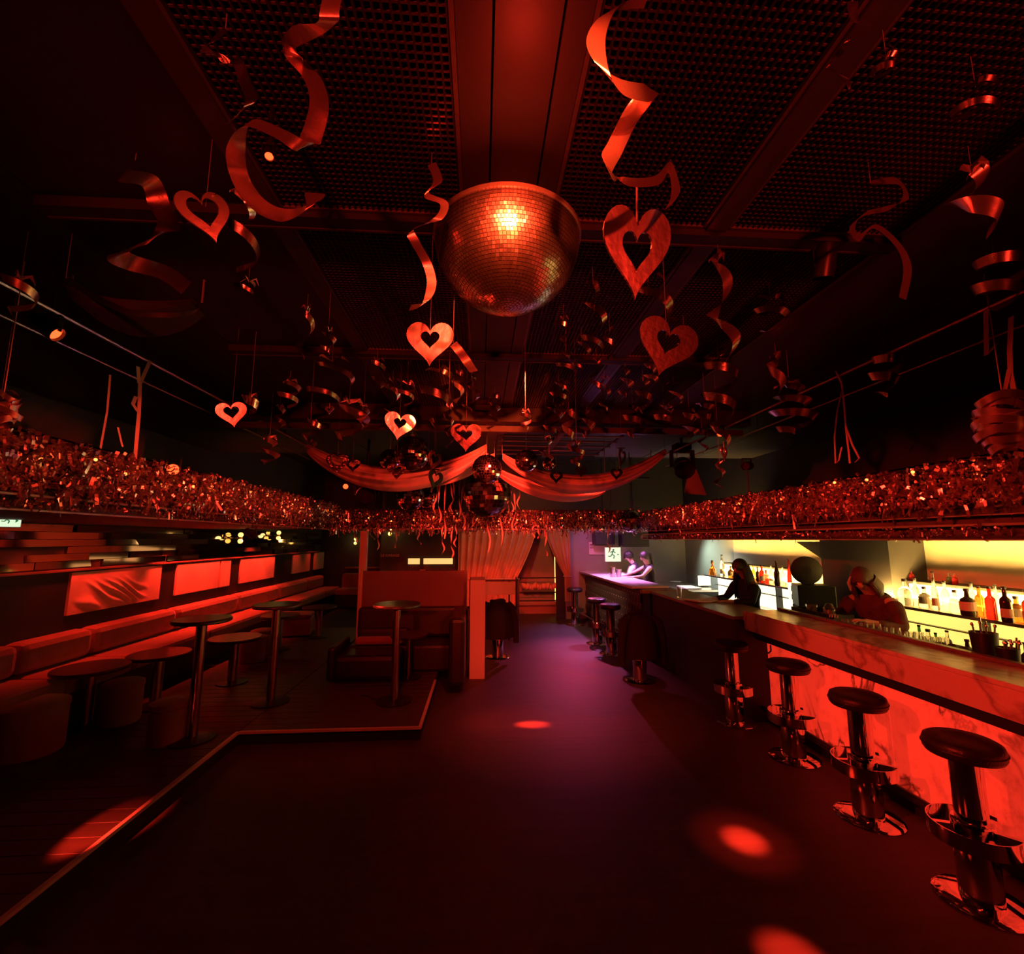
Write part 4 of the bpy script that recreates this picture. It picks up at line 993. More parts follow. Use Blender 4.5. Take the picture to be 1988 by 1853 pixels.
swirl(1905, 330, 455, 1.75, 30, 1.2, 34, 'flat foil tags turning on a string at the ceiling above the bar', 'satin', seed=3)
swirl(1945, 505, 600, 2.0, 42, 2.2, 20, 'tight coil of foil loops above the bar, under the lit ceiling lamp', 'satin', seed=4)
swirl(1908, 165, 260, 1.6, 38, 1.6, 12, 'thin dim foil swirl near ceiling lamp above the bar', 'foildark', seed=5)
swirl(1725, 110, 150, 1.5, 22, 1.2, 12, 'faint thin foil curl under the grating, beyond the bright crumpled swirl', 'foildark', seed=6)
swirl(1408, 500, 700, 2.6, 22, 1.8, 22, 'foil swirl between the big pale heart and the bar side rail', 'satin', seed=7)
swirl(1405, 690, 870, 3.4, 30, 3.0, 16, 'dense foil swirl with dangling stem ahead of the dark beam, bar side', 'foil', heart=30, seed=8)
swirl(1512, 690, 765, 3.3, 14, 1.2, 22, 'short bright foil twist beside the rail over the bar', 'satin', seed=9)
swirl(1540, 745, 840, 3.3, 34, 3.4, 16, 'dark bunch of foil loops hung from the rail over the bar', 'foildark', seed=10)
swirl(1722, 695, 770, 3.0, 28, 2.4, 16, 'small bunch of foil curls on the rail over the bar, beyond the knotted ribbon', 'foil', seed=11)
swirl(1500, 580, 640, 3.0, 40, 1.6, 12, 'thin foil ring with small tags near the black drape over the bar', 'foil', seed=12)
swirl(1262, 545, 640, 2.3, 40, 1.2, 16, 'thin curved foil blade just above the big pale heart', 'foil', seed=13)
swirl(1155, 550, 700, 3.0, 22, 2.4, 12, 'slim foil swirl hanging under the mirror ball, bar side', 'foil', seed=14)
swirl(460, 385, 520, 1.8, 34, 1.4, 18, 'foil twist hanging beside the tilted foil ring', 'foil', seed=15)
swirl(480, 545, 580, 2.6, 24, 1.0, 8, 'tiny foil glints on a string above the banquette side', 'foil', seed=16)
swirl(590, 600, 700, 3.0, 16, 1.3, 14, 'slim foil twist hanging by the ceiling strip, banquette side', 'foil', seed=17)
swirl(640, 700, 790, 3.3, 40, 1.8, 10, 'umbrella shaped foil curl with a short stem and tiny heart', 'foil', heart=18, seed=18)
swirl(675, 780, 850, 4.0, 34, 1.2, 18, 'foil hoop curling ahead of the dark truss, banquette side', 'satin', seed=19)
swirl(850, 720, 830, 3.6, 34, 1.8, 14, 'foil swirl between the glowing heart and the dark truss', 'foil', seed=20)
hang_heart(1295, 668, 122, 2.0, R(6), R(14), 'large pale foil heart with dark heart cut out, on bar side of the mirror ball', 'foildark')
hang_heart(835, 662, 92, 2.05, R(-6), R(3), 'foil heart glowing bright red just below the mirror ball', rx=R(13))
spot((.5, -2.2, 2.65), P(838, 655, y=2.05), 3600, 2.4, (1, .09, .02), .4, .06)  # pin spot added to imitate a lamp's reflection in the heart foil
ribbon('foil_tail', 'short foil strip trailing beside the glowing heart', [(880, 668, 2.1, (.6, .2, .6)), (892, 682, 2.1, (.7, .2, .5)), (905, 700, 2.12, (.8, .2, .5)), (920, 722, 2.1, (.8, .3, .3))], 18, 'satin')
hang_heart(398, 414, 66, 1.6, R(48), R(-30), 'tilted foil ring heart seen nearly edge on above the banquette side', hole=.6)
hang_heart(450, 802, 50, 3.2, R(20), R(-12), 'small red foil heart hanging ahead of the banquette rail', hole=.5)
swirl(485, 770, 800, 3.25, 14, 1.0, 16, 'bright foil curl right beside the small red heart', 'foil', seed=21)
hang_heart(776, 824, 58, 3.8, R(10), R(8), 'two tone foil heart in front of the dark truss', 'foil')
hang_heart(905, 846, 60, 3.9, R(-6), R(2), 'dark foil heart with pale edge in front of the dark truss', 'foildark')
for px, py, wp, y, g in ((655, 898, 42, 4.6, 'pale rimmed foil heart hung lowest over the banquette side swag'), (685, 903, 27, 5.2, 'little black looking foil heart beside the pale rimmed heart at the swag'), (770, 914, 35, 5.0, 'black looking foil heart in front of the middle of the banquette side swag'),
        (1080, 926, 26, 5.4, 'black looking foil heart at the bar side swag, under the small gold ball'), (1128, 915, 24, 5.4, 'solid dark foil heart in the middle of the bar side swag'), (1197, 920, 25, 5.4, 'black looking foil heart with pink hole at the bar end of the swag')):
    hang_heart(px, py, wp, y, R(8), 0, g, 'foilsilhouette', hole=0 if 'solid' in g else .5)
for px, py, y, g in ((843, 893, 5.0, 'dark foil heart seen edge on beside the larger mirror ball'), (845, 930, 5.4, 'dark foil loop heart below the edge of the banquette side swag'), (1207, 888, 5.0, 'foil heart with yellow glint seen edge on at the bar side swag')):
    hang_heart(px, py, 24, y, R(55), R(10), g, 'foilsilhouette' if 'dark' in g else 'foil', hole=.5)
rnd = random.Random(11)
ORD = ('highest', 'second highest', 'third highest', 'fourth highest', 'fifth highest', 'sixth highest', 'seventh highest', 'eighth highest', 'ninth highest', 'tenth highest')
CLUSTERS = {
 'under the large pale heart': ((1215, 720, 770), (1250, 735, 800), (1265, 700, 745), (1290, 790, 830), (1310, 745, 800), (1330, 640, 690), (1230, 790, 850), (1340, 800, 850)),
 'under the mirror ball, bar side': ((1100, 690, 760), (1085, 740, 790), (1130, 660, 720), (1160, 700, 790), (1175, 735, 800), (1185, 640, 700), (1095, 620, 670)),
 'over the small golden ball': ((1075, 780, 850), (1105, 800, 870), (1140, 800, 850), (1060, 850, 900), (1120, 860, 910), (1020, 800, 840)),
 'between glowing heart and dark pale edged heart': ((890, 725, 790), (915, 735, 800), (870, 790, 870), (960, 770, 810)),
 'around the two tone heart': ((760, 740, 810), (790, 745, 790), (730, 700, 760), (705, 790, 830)),
 'beyond the small red heart': ((540, 790, 840), (560, 740, 790), (600, 820, 870), (520, 850, 900), (635, 640, 690)),
 'by the large stage lamp over the bar side': ((1365, 830, 880), (1400, 900, 950), (1370, 770, 820))}
for cl_, items in CLUSTERS.items():
    for rank, (px, pt, pb) in enumerate(sorted(items, key=lambda q: q[1])):
        y = rnd.uniform(3.2, 4.9) if pt > 690 else rnd.uniform(2.6, 3.2)
        swirl(px, pt, pb, y, rnd.uniform(11, 19), rnd.uniform(1.4, 2.6), rnd.uniform(7, 13), ORD[rank] + ' small foil curl of those ' + cl_, rnd.choice(('foil', 'foil', 'satin', 'foildark')), 'small foil swirls before the truss', seed=int(px))
# small mirror balls
BALLS = {}
def mirror_ball(px, py, rpx, y, label, mt='mirror'):
    c = P(px, py, y=y); r = rpx / FPX * (c - EYE).dot(cam_fwd); t = empty('mirror_ball', c, rnd.random() * 3, label, 'mirror ball')
    me = cached('mb', lambda: facets(1, 18, R(-88), R(88), .9, .06, 3).mesh('mirror_tile', M['mirrorsmall']))
    o = link('mirror_tile', me, t); o.scale = (r, r, r); o['kind'] = 'stuff'
    MB().ball((0, 0, 0), r * .985, 24, 14).build('core', M['black'], t, smooth=True)
    m = MB(); m.lathe([(r * .12, r * .97), (r * .12, r * 1.08), (0, r * 1.09)], 10); m.tube([(.0, 0, r * 1.06), (0, 0, top_of(y) - c.z)], .004, 5); m.build('hanger', M['rail'], t)
mirror_ball(800, 880, 34, 5.2, 'large mirror ball in front of the banquette side swag')
mirror_ball(757, 892, 20, 5.9, 'mirror ball half hidden behind the large one at the swag')
mirror_ball(797, 966, 27, 7.3, 'mirror ball low under the banquette side swag')
mirror_ball(830, 968, 19, 7.85, 'smaller mirror ball touching view of the low one under the swag')
mirror_ball(1022, 895, 22, 5.4, 'small golden mirror ball on a hook before the bar side swag')
mirror_ball(945, 912, 29, 5.6, 'dark mirror ball in the middle between the two swags')
mirror_ball(945, 958, 47, 7.35, 'biggest round mirror ball, low in the middle between the swags')
mirror_ball(1066, 900, 13, 6.0, 'tiny mirror ball beside the small golden one')
mirror_ball(1225, 1012, 22, 7.85, 'mirror ball nested in the tinsel of the far frieze corner')
# streamers hanging under the frieze
def streamer(px, pt, pb, y, label, group, seed):
    r_ = random.Random(seed); a, b = P(px, pt, y=y), P(px, pb, y=y); n = 16; L = a.z - b.z
    ph = r_.random() * 6; am = .008 + .02 * r_.random()
    pts = [Vector((am * math.sin(ph + u * 7) + am * .9 * u * math.sin(ph + u * 15), am * math.cos(ph + u * 6), -L * u)) for u in [i / n for i in range(n + 1)]]
    w_ = [Vector((math.cos(ph + i * .35), math.sin(ph + i * .35), 0)) * .014 for i in range(n + 1)]
    o = MB().strip(pts, w_).build('foil_streamer', M['swag'], None, a); tag(o, label, 'streamer', group)
NTH = ('first', 'second', 'third', 'fourth', 'fifth', 'sixth', 'seventh', 'eighth', 'ninth', 'tenth', 'eleventh', 'twelfth', 'thirteenth', 'fourteenth', 'fifteenth', 'sixteenth', 'seventeenth', 'eighteenth', 'nineteenth', 'twentieth', 'last')
a_, b_ = P(830, 925, y=7.75), P(1020, 925, y=7.75); zr = (a_.z + b_.z) / 2
sr = empty('streamer_rod', (0, 7.75, zr), 0, 'thin dark rod carrying the foil streamers behind the swags', 'rod')
m = MB(); m.tube([(-2.7, 0, 0), (2.95, 0, 0)], .012, 6); m.build('rod', M['blacksteel'], sr)
for x in (-2.3, 0, 2.6):
    m = MB(); m.tube([(x, 0, 0), (x, 0, 3.95 - zr)], .006, 6); m.build('hanger', M['blacksteel'], sr)
for k, px in enumerate(range(838, 1012, 9)):
    streamer(px + rnd.uniform(-3, 3), 925, rnd.uniform(985, 1085) if k % 3 == 0 else rnd.uniform(980, 1030), 7.75, NTH[k] + ' foil streamer from the banquette side in the row beneath the swags', 'foil streamers under the swags', k + 1)
for k, px in enumerate((690, 735, 770, 815, 860, 878, 885, 1035, 1045, 1060, 1140, 1180)):
    streamer(px, 1020, rnd.uniform(1045, 1085), 7.95, NTH[k] + ' short streamer from the banquette side dangling below the far frieze', 'foil streamers below the frieze', k + 40)
# knotted ribbons between rails and canopies
def tie(label, lines, y=None, x=None, wpx=7, mt='string', bow=None):
    c0 = P(*lines[0][0], x=x); zc = (c0 - EYE).dot(cam_fwd); t = empty('ribbon_tie', c0, 0, label, 'ribbon')
    for ln in lines:
        pts = [P(*q, x=x) - c0 for q in ln]; n = len(pts); P3 = []
        for i in range(n - 1):
            for k in range(4): P3.append(pts[i].lerp(pts[i+1], k / 4))
        P3.append(pts[-1]); w_ = [Vector((.3, 1, 0)).normalized() * wpx / FPX * zc / 2] * len(P3)
        MB().strip(P3, w_).build('ribbon', M[mt], t)
    return t
tie('knotted ribbon hanging from rail to tinsel over the banquettes, with loose ends', [[(292, 700), (272, 745), (270, 800), (262, 893)], [(268, 712), (270, 745)], [(264, 770), (258, 785), (268, 800)]], x=-2.6)
tie('dim thin ribbon hanging beside the knotted ribbon over the banquettes', [[(214, 728), (208, 800), (195, 872)], [(229, 830), (238, 868)]], x=-2.62, wpx=4)
tie('knotted ribbon with hanging loop, from rail to tinsel over the bar', [[(1622, 720), (1634, 745), (1638, 780), (1642, 830), (1650, 900)], [(1634, 760), (1625, 800), (1620, 850), (1622, 900), (1628, 895), (1634, 868)], [(1642, 830), (1655, 865), (1668, 890), (1660, 898)]], x=2.88)
tie('broad ribbon carrying the bundle of foil loops at near end of bar canopy', [[(1963, 615), (1960, 680), (1962, 730), (1975, 790)], [(1960, 715), (1948, 770), (1940, 800)], [(1914, 600), (1915, 690), (1935, 668)]], x=2.86, wpx=13)
def loops(label, px, py, rpx, x, n, seed, wpx):
    c = P(px, py, x=x); zc = (c - EYE).dot(cam_fwd); r = rpx / FPX * zc; r_ = random.Random(seed); t = empty('foil_loops', c, 0, label, 'decoration')
    for k in range(n):
        z = (k / n - .5) * 2 * r * .9; rr = r * (1 - .35 * abs(z / r)) * r_.uniform(.75, 1.1); a0 = r_.random() * 6.3; pts = []; w_ = []
        for i in range(20):
            a = a0 + 2 * math.pi * .85 * i / 19; pts.append((rr * math.cos(a), rr * .8 * math.sin(a), -z + .02 * math.sin(2 * a + a0))); w_.append(Vector((.3*math.cos(a), .3*math.sin(a), .9)) * wpx / FPX * zc / 2)
        MB().strip(pts, w_).build('loop', M['satin'], t, smooth=True)
    m = MB(); m.tube([(0, 0, r * .8), (0, 0, CEIL - c.z)], .003, 5); m.build('string', M['string'], t)
loops('big round bundle of foil ribbon loops hanging at near end of the bar canopy', 1955, 830, 58, 2.84, 11, 2, 16)
loops('bundle of foil loops at near end of the banquette canopy, cut by the frame', 2, 800, 32, -2.5, 7, 5, 12)
hang_heart(2, 770, 40, 2.75, R(30), R(10), 'foil ring heart above the loop bundle over the banquettes', hole=.75)
swirl(30, 540, 610, 2.2, 26, 1.2, 16, 'foil strip angled across the rail at near end of the banquettes', 'satin', seed=33)

# ================================================================== bottles and bar ware
BOT = {'round': [(0,0),(.036,0),(.038,.01),(.038,.16),(.034,.185),(.015,.21),(.013,.27),(.016,.272),(.016,.285),(0,.286)],
       'tall': [(0,0),(.034,0),(.036,.01),(.036,.17),(.025,.21),(.013,.25),(.012,.31),(.015,.312),(.015,.325),(0,.326)],
       'squat': [(0,0),(.048,0),(.052,.012),(.052,.10),(.045,.13),(.018,.15),(.014,.19),(.018,.192),(.018,.21),(0,.212)],
       'slim': [(0,0),(.026,0),(.028,.01),(.027,.14),(.020,.21),(.011,.28),(.010,.35),(.013,.352),(.013,.362),(0,.363)],
       'decanter': [(0,0),(.055,0),(.06,.015),(.05,.09),(.02,.14),(.014,.17),(.022,.20),(.018,.23),(0,.24)]}
def bottle(px, x, z, kind, mt, lab, label, s=1.0, cap='blacksteel'):
    p = P(px, 1100, x=x); p.z = z; t = empty('bottle', p, 0, label, 'bottle', 'bottles on the back bar')
    pr = [(r * s, h * s) for r, h in BOT[kind]]
    MB().lathe(pr, 18).build('glass', M[mt], t, smooth=True)
    MB().lathe([(pr[-2][0] * 1.06, pr[-3][1]), (pr[-2][0] * 1.06, pr[-1][1] + .004), (0, pr[-1][1] + .006)], 12).build('cap', M[cap], t)
    if lab: MB().lathe([(pr[2][0] + .001, pr[2][1] + .03 * s), (pr[2][0] + .001, pr[2][1] + .10 * s)], 18).build('label', M['label'], t)
SH = 1.236
bs = [(1383, 4.62, 'decanter', 'amber', 0, 'pointed amber decanter at far end of the back bar shelf', 1.2), (1402, 4.66, 'tall', 'glassy', 1, 'clear bottle with label beside the amber decanter', 1.25), (1418, 4.62, 'squat', 'amber', 1, 'squat amber bottle just beside the long haired person', 1.0),
      (1462, 4.75, 'round', 'amber', 0, 'amber bottle between the long haired person and the red bottle', .9), (1470, 4.66, 'round', 'darkglass', 0, 'dark slim bottle behind the red bottle, far niche', .85), (1478, 4.6, 'round', 'redglass', 1, 'dark red bottle in the far niche', 1.0), (1486, 4.7, 'squat', 'redglass', 0, 'squat red bottle in the far niche', .95),
      (1496, 4.72, 'round', 'glassy', 1, 'clear bottle with pale label in the far niche', 1.0), (1507, 4.56, 'tall', 'darkglass', 0, 'tall dark wine bottle in front of the bright white panel', 1.15), (1518, 4.72, 'round', 'glassy', 0, 'clear bottle behind the tall dark one', 1.0), (1531, 4.56, 'slim', 'redglass', 0, 'slim red bottle leaning tall beside the till', 1.15), (1452, 4.7, 'squat', 'glassy', 0, 'clear squat bottle right behind the hair of long haired person', 1.0)]
for px, x, k_, mt, lb, label, s in bs: bottle(px, x, SH, k_, mt, lb, label, s)
bs = [(1752, 4.66, 'squat', 'glassy', 0, 'wide clear bowl shaped bottle at far end of the near niche', 1.3), (1772, 4.72, 'round', 'glassy', 0, 'clear bottle next to the wide bowl shaped one', 1.0), (1788, 4.66, 'squat', 'glassy', 1, 'squat clear labelled bottle in the near niche', 1.0), (1808, 4.62, 'slim', 'glassy', 1, 'slim clear bottle rising tall in the near niche', 1.05), (1828, 4.72, 'round', 'glassy', 0, 'clear round bottle behind the slim clear one', 1.0), (1846, 4.66, 'squat', 'glassy', 0, 'squat clear bottle before the yellow panel', 1.0),
      (1869, 4.58, 'squat', 'darkglass', 1, 'dark round bottle with large pale round label', 1.15), (1893, 4.66, 'round', 'amber', 0, 'amber bottle between the round labelled and the red bottle', .95), (1913, 4.56, 'round', 'redglass', 0, 'red liquor bottle standing in the near niche', 1.0), (1942, 4.55, 'round', 'darkglass', 1, 'dark bottle with bright edge beside the red liquor', 1.05), (1962, 4.68, 'squat', 'amber', 1, 'squat amber bottle near the frame edge', 1.0), (1984, 4.58, 'round', 'redglass', 1, 'red bottle cut by the frame edge', 1.0), (1880, 4.74, 'tall', 'glassy', 0, 'tall clear bottle behind the dark round one', .9), (1925, 4.74, 'tall', 'glassy', 0, 'tall clear bottle behind the red liquor', .9)]
for px, x, k_, mt, lb, label, s in bs: bottle(px, x, SH, k_, mt, lb, label, s)
for px, mt, lb in ((1800, 'greenglass', 'green bottle lying low under the shelf, near bent person'), (1752, 'redglass', 'small pink bottle on the dark ledge above the near niche')):
    x = 4.52 if mt == 'greenglass' else 4.98; bottle(px, x, .792 if mt == 'greenglass' else 1.477, 'round', mt, 0, lb, .8)
for i, px in enumerate((1760, 1768, 1840, 1850)):
    bottle(px, 4.98, 1.477, 'squat', 'redglass' if i % 2 else 'darkglass', 0, NTH[i] + ' tiny bottle from the pier on the black ledge of near niche', .5)
for i, (px, k_, mt, s_) in enumerate(((1742, 'squat', 'darkglass', .9), (1770, 'round', 'greenglass', .9), (1786, 'squat', 'glassy', 1.1), (1822, 'round', 'glassy', .9), (1858, 'squat', 'darkglass', 1.0), (1878, 'round', 'darkglass', .95), (1930, 'squat', 'greenglass', 1.0), (1968, 'round', 'darkglass', 1.0))):
    bottle(px, 4.60, .792, k_, mt, 0, NTH[i] + ' bottle from the pier on the low worktop under the lit shelf', s_)
for i, (px, L) in enumerate(((1812, .22), (1900, .3))):
    p = P(px, 1100, x=4.58); t = empty('bar_crate', (4.58, p.y, .79), 0, ('small', 'wide')[i] + ' dark crate on the low worktop before glowing panel', 'crate')
    m = MB(); m.box(-.1, .1, -L/2, L/2, 0, .012); m.box(-.1, -.09, -L/2, L/2, .012, .13); m.box(.09, .1, -L/2, L/2, .012, .13); m.box(-.09, .09, -L/2, -L/2 + .01, .012, .13); m.box(-.09, .09, L/2 - .01, L/2, .012, .13); m.build('crate', M['black'], t)
    m = MB(); m.box(-.08, .08, -L/2 + .03, L/2 - .03, .012, .11); m.build('contents', M['vest'], t)
# inner ledge of the bar, with glasses and tools
box('inner_ledge', M['steel'], .36, .78, -3.6, 2.38, 1.06, 1.09, bar, .004)
LZ = 1.091
def glassware(px, x, r, h, mt, label, group, name='glass'):
    p = P(px, 1200, x=x); p.z = LZ; t = MB().lathe([(0, 0), (r * .8, 0), (r, h), (r - .003, h), (r * .78, .006), (0, .006)], 16).build(name, M[mt], None, p, True)
    return tag(t, label, 'glass', group)
for i, px in enumerate((1640, 1652, 1664, 1676, 1688, 1700, 1712, 1724, 1736, 1750, 1764, 1780, 1796, 1812, 1826)):
    glassware(px, 3.44 + .05 * (i % 3), .034, .11, 'glassy', NTH[i] + ' clear tumbler from the shaker end of the row behind the counter', 'tumblers behind the counter')
def bucket(px, x, r, h, label, n, seed):
    p = P(px, 1200, x=x); p.z = LZ; t = empty('bar_bucket', p, 0, label, 'bucket'); r_ = random.Random(seed)
    MB().lathe([(0, 0), (r * .82, 0), (r, h), (r - .006, h), (r * .78, .01), (0, .01)], 24).build('bucket', M['blacksteel'], t, smooth=True)
    for k in range(n):
        a = r_.random() * 6.3; d = Vector((math.cos(a), math.sin(a), 0)) * r
        m = MB(); m.tube([d * .3 + Vector((0, 0, .02)), d * .8 + Vector((0, 0, h * .8)), d * 1.0 + Vector((0, 0, h * (1.2 + .25 * r_.random())))], .006, 6); m.ball(d * 1.0 + Vector((0, 0, h * 1.25)), .011, 8, 6); m.build('bar_spoon', M['steel'], t)
bucket(1905, 3.50, .075, .215, 'tall black bucket of pale tongs at near end of counter', 4, 1)
bucket(1947, 3.46, .06, .15, 'small black bucket of stirrers closest to the frame edge', 6, 2)
sh = empty('shaker', P(1612, 1205, x=3.5), 0, 'dark cocktail shaker tin with yellow glint behind the counter corner', 'shaker'); sh.location.z = LZ
MB().lathe([(0, 0), (.04, 0), (.055, .16), (.05, .165), (.03, .21), (.02, .215), (0, .216)], 20).build('tin', M['steel'], sh, smooth=True)
MB().lathe([(.056, .155), (.056, .17)], 20).build('collar', M['chrome'], sh)
sh = empty('mixing_beaker', P(1577, 1195, x=3.5), 0, 'clear mixing beaker standing beside the dark shaker tin', 'beaker'); sh.location.z = LZ
MB().lathe([(0, 0), (.04, 0), (.055, .17), (.051, .17), (.037, .008), (0, .008)], 20).build('beaker', M['glassy'], sh, smooth=True)
nc = empty('bar_caddy', P(1531, 1188, x=3.55), R(0), 'long dark caddy box behind far end of the glowing counter', 'caddy'); nc.location.z = LZ; nc.location.y = 4.65
m = MB(); m.box(-.12, .12, -.3, .3, 0, .012); m.box(-.12, -.108, -.3, .3, .012, .12); m.box(.108, .12, -.3, .3, .012, .12); m.box(-.12, .12, -.3, -.288, .012, .12); m.box(-.12, .12, .288, .3, .012, .12); m.build('tray', M['blacksteel'], nc)
m = MB(); m.box(-.1, .1, -.27, .0, .012, .1); m.build('napkins', M['wallet'], nc)
gl = empty('bar_towel', P(1848, 1238, x=3.55), 0, 'dark rolled bar towel lying behind the counter, before bright panel', 'towel'); gl.location.z = LZ
MB().tube([(0, -.11 + .22 * i / 14, .035 + .006 * math.sin(i)) for i in range(15)], [.030 + .008 * math.sin(i * 1.1) for i in range(15)], 12).build('roll', M['vest'], gl, smooth=True)
# till with round fan on top
tl = empty('till_cabinet', (4.15, 5.55, 0), R(-24), 'dark till cabinet with a black box on top beside the pier', 'cabinet')
box('body', M['black'], -.2, .2, -.2, .2, 0, 1.12, tl, .01); box('till', M['blacksteel'], -.2, .2, -.18, .18, 1.12, 1.385, tl, .012)
fn = empty('round_fan', (4.12, 5.6, 1.386), R(-24), 'round black fan disc standing on the till box', 'fan')
Mx = Matrix.Translation((0, 0, .17)) @ Matrix.Rotation(R(90), 4, 'X')
MB().lathe([(0, -.03), (.15, -.03), (.175, -.015), (.175, .015), (.15, .03), (0, .03)], 32, Mx).build('drum', M['black'], fn, smooth=True)
m = MB(); m.lathe([(0, .031), (.05, .031), (.05, .038), (0, .038)], 16, Mx); m.build('hub', M['blacksteel'], fn); box('foot', M['black'], -.06, .06, -.04, .04, 0, .02, fn)
mn = empty('light_menu', P(1546, 1155, x=4.2), R(-20), 'glowing white menu card with dark columns beside the till', 'menu'); mn.location.z = 1.12
box('face', M['backlit2'], -.09, .09, -.01, .01, 0, .25, mn)
m = MB()
for i in range(4):
    for j in range(2): m.box(-.06 + i * .033, -.045 + i * .033, -.013, -.010, .03 + j * .11, .10 + j * .11)
m.build('print', M['vest'], mn); box('stand', M['black'], -.02, .02, -.02, .02, -1.12, 0, mn)
# far worktop with white lit things
fw = empty('work_table', (4.45, 10.1, 0), 0, 'steel work table under cool white light behind the far bar', 'table')
box('worktop', M['steel'], -.4, .45, -.92, .9, .88, .92, fw, .004); box('cabinet', M['black'], -.36, .45, -.9, .88, 0, .879, fw)
def white(px, py, name, label, fn_):
    p = P(px, py, z=.922); t = empty(name, p, 0, label, name.split('_')[-1]); fn_(t)
white(1312, 1131, 'plate', 'single white plate on work table beneath the cool light', lambda t: MB().lathe([(0, 0), (.08, 0), (.14, .02), (.138, .025), (.08, .008), (0, .008)], 24).build('dish', M['wallet'], t, smooth=True))
white(1338, 1142, 'tray', 'white tray lying nearest on the lit work table', lambda t: box('tray', M['wallet'], -.16, .16, -.25, .25, 0, .03, t, .01))
def tab(t):
    b = box('base', M['blacksteel'], -.06, .06, -.06, .06, 0, .015, t); s = box('screen', M['backlit2'], -.14, .14, -.008, .0, .03, .24, t, .003); box('shell', M['black'], -.15, .15, .0, .016, .02, .25, t, .006); box('stem', M['blacksteel'], -.015, .015, .016, .03, 0, .1, t)
white(1368, 1140, 'till_tablet', 'bright white tablet screen on the work table near the amber decanter', tab)
bx = empty('shaker', P(1196, 1117, x=2.85), 0, 'pair of tins on the purple lit bar top beside bartenders', 'shaker'); bx.location.z = 1.156
for dx, h in ((-.07, .2), (.06, .16)): MB().lathe([(0, 0), (.05, 0), (.062, h), (.056, h), (.045, .01), (0, .01)], 18, None, (dx, 0)).build('tin', M['steel'], bx, smooth=True)
pp = empty('menu_sheet', P(1150, 1109, z=1.157), 0, 'pale sheet lying on the far end of purple bar top', 'paper'); box('sheet', M['wallet'], -.18, .18, -.12, .12, 0, .004, pp)
mb = empty('menu_book', P(1362, 1168, z=1.102), R(20), 'open menu book lying on the dark service counter', 'book')
m = MB(); m.box(-.19, -.003, -.13, .13, 0, .016, Matrix.Rotation(R(4), 4, 'Y')); m.box(.003, .19, -.13, .13, 0, .016, Matrix.Rotation(R(-4), 4, 'Y')); m.build('pages', M['wallet'], mb); box('cover', M['redboard'], -.2, .2, -.14, .14, -.001, .002, mb)
cg = empty('drinking_glass', P(1319, 1160, z=1.102), 0, 'tall glass standing on the dark service counter beside the menu book', 'glass')
MB().lathe([(0, 0), (.03, 0), (.036, .15), (.033, .15), (.027, .008), (0, .008)], 18).build('glass', M['glassy'], cg, smooth=True)

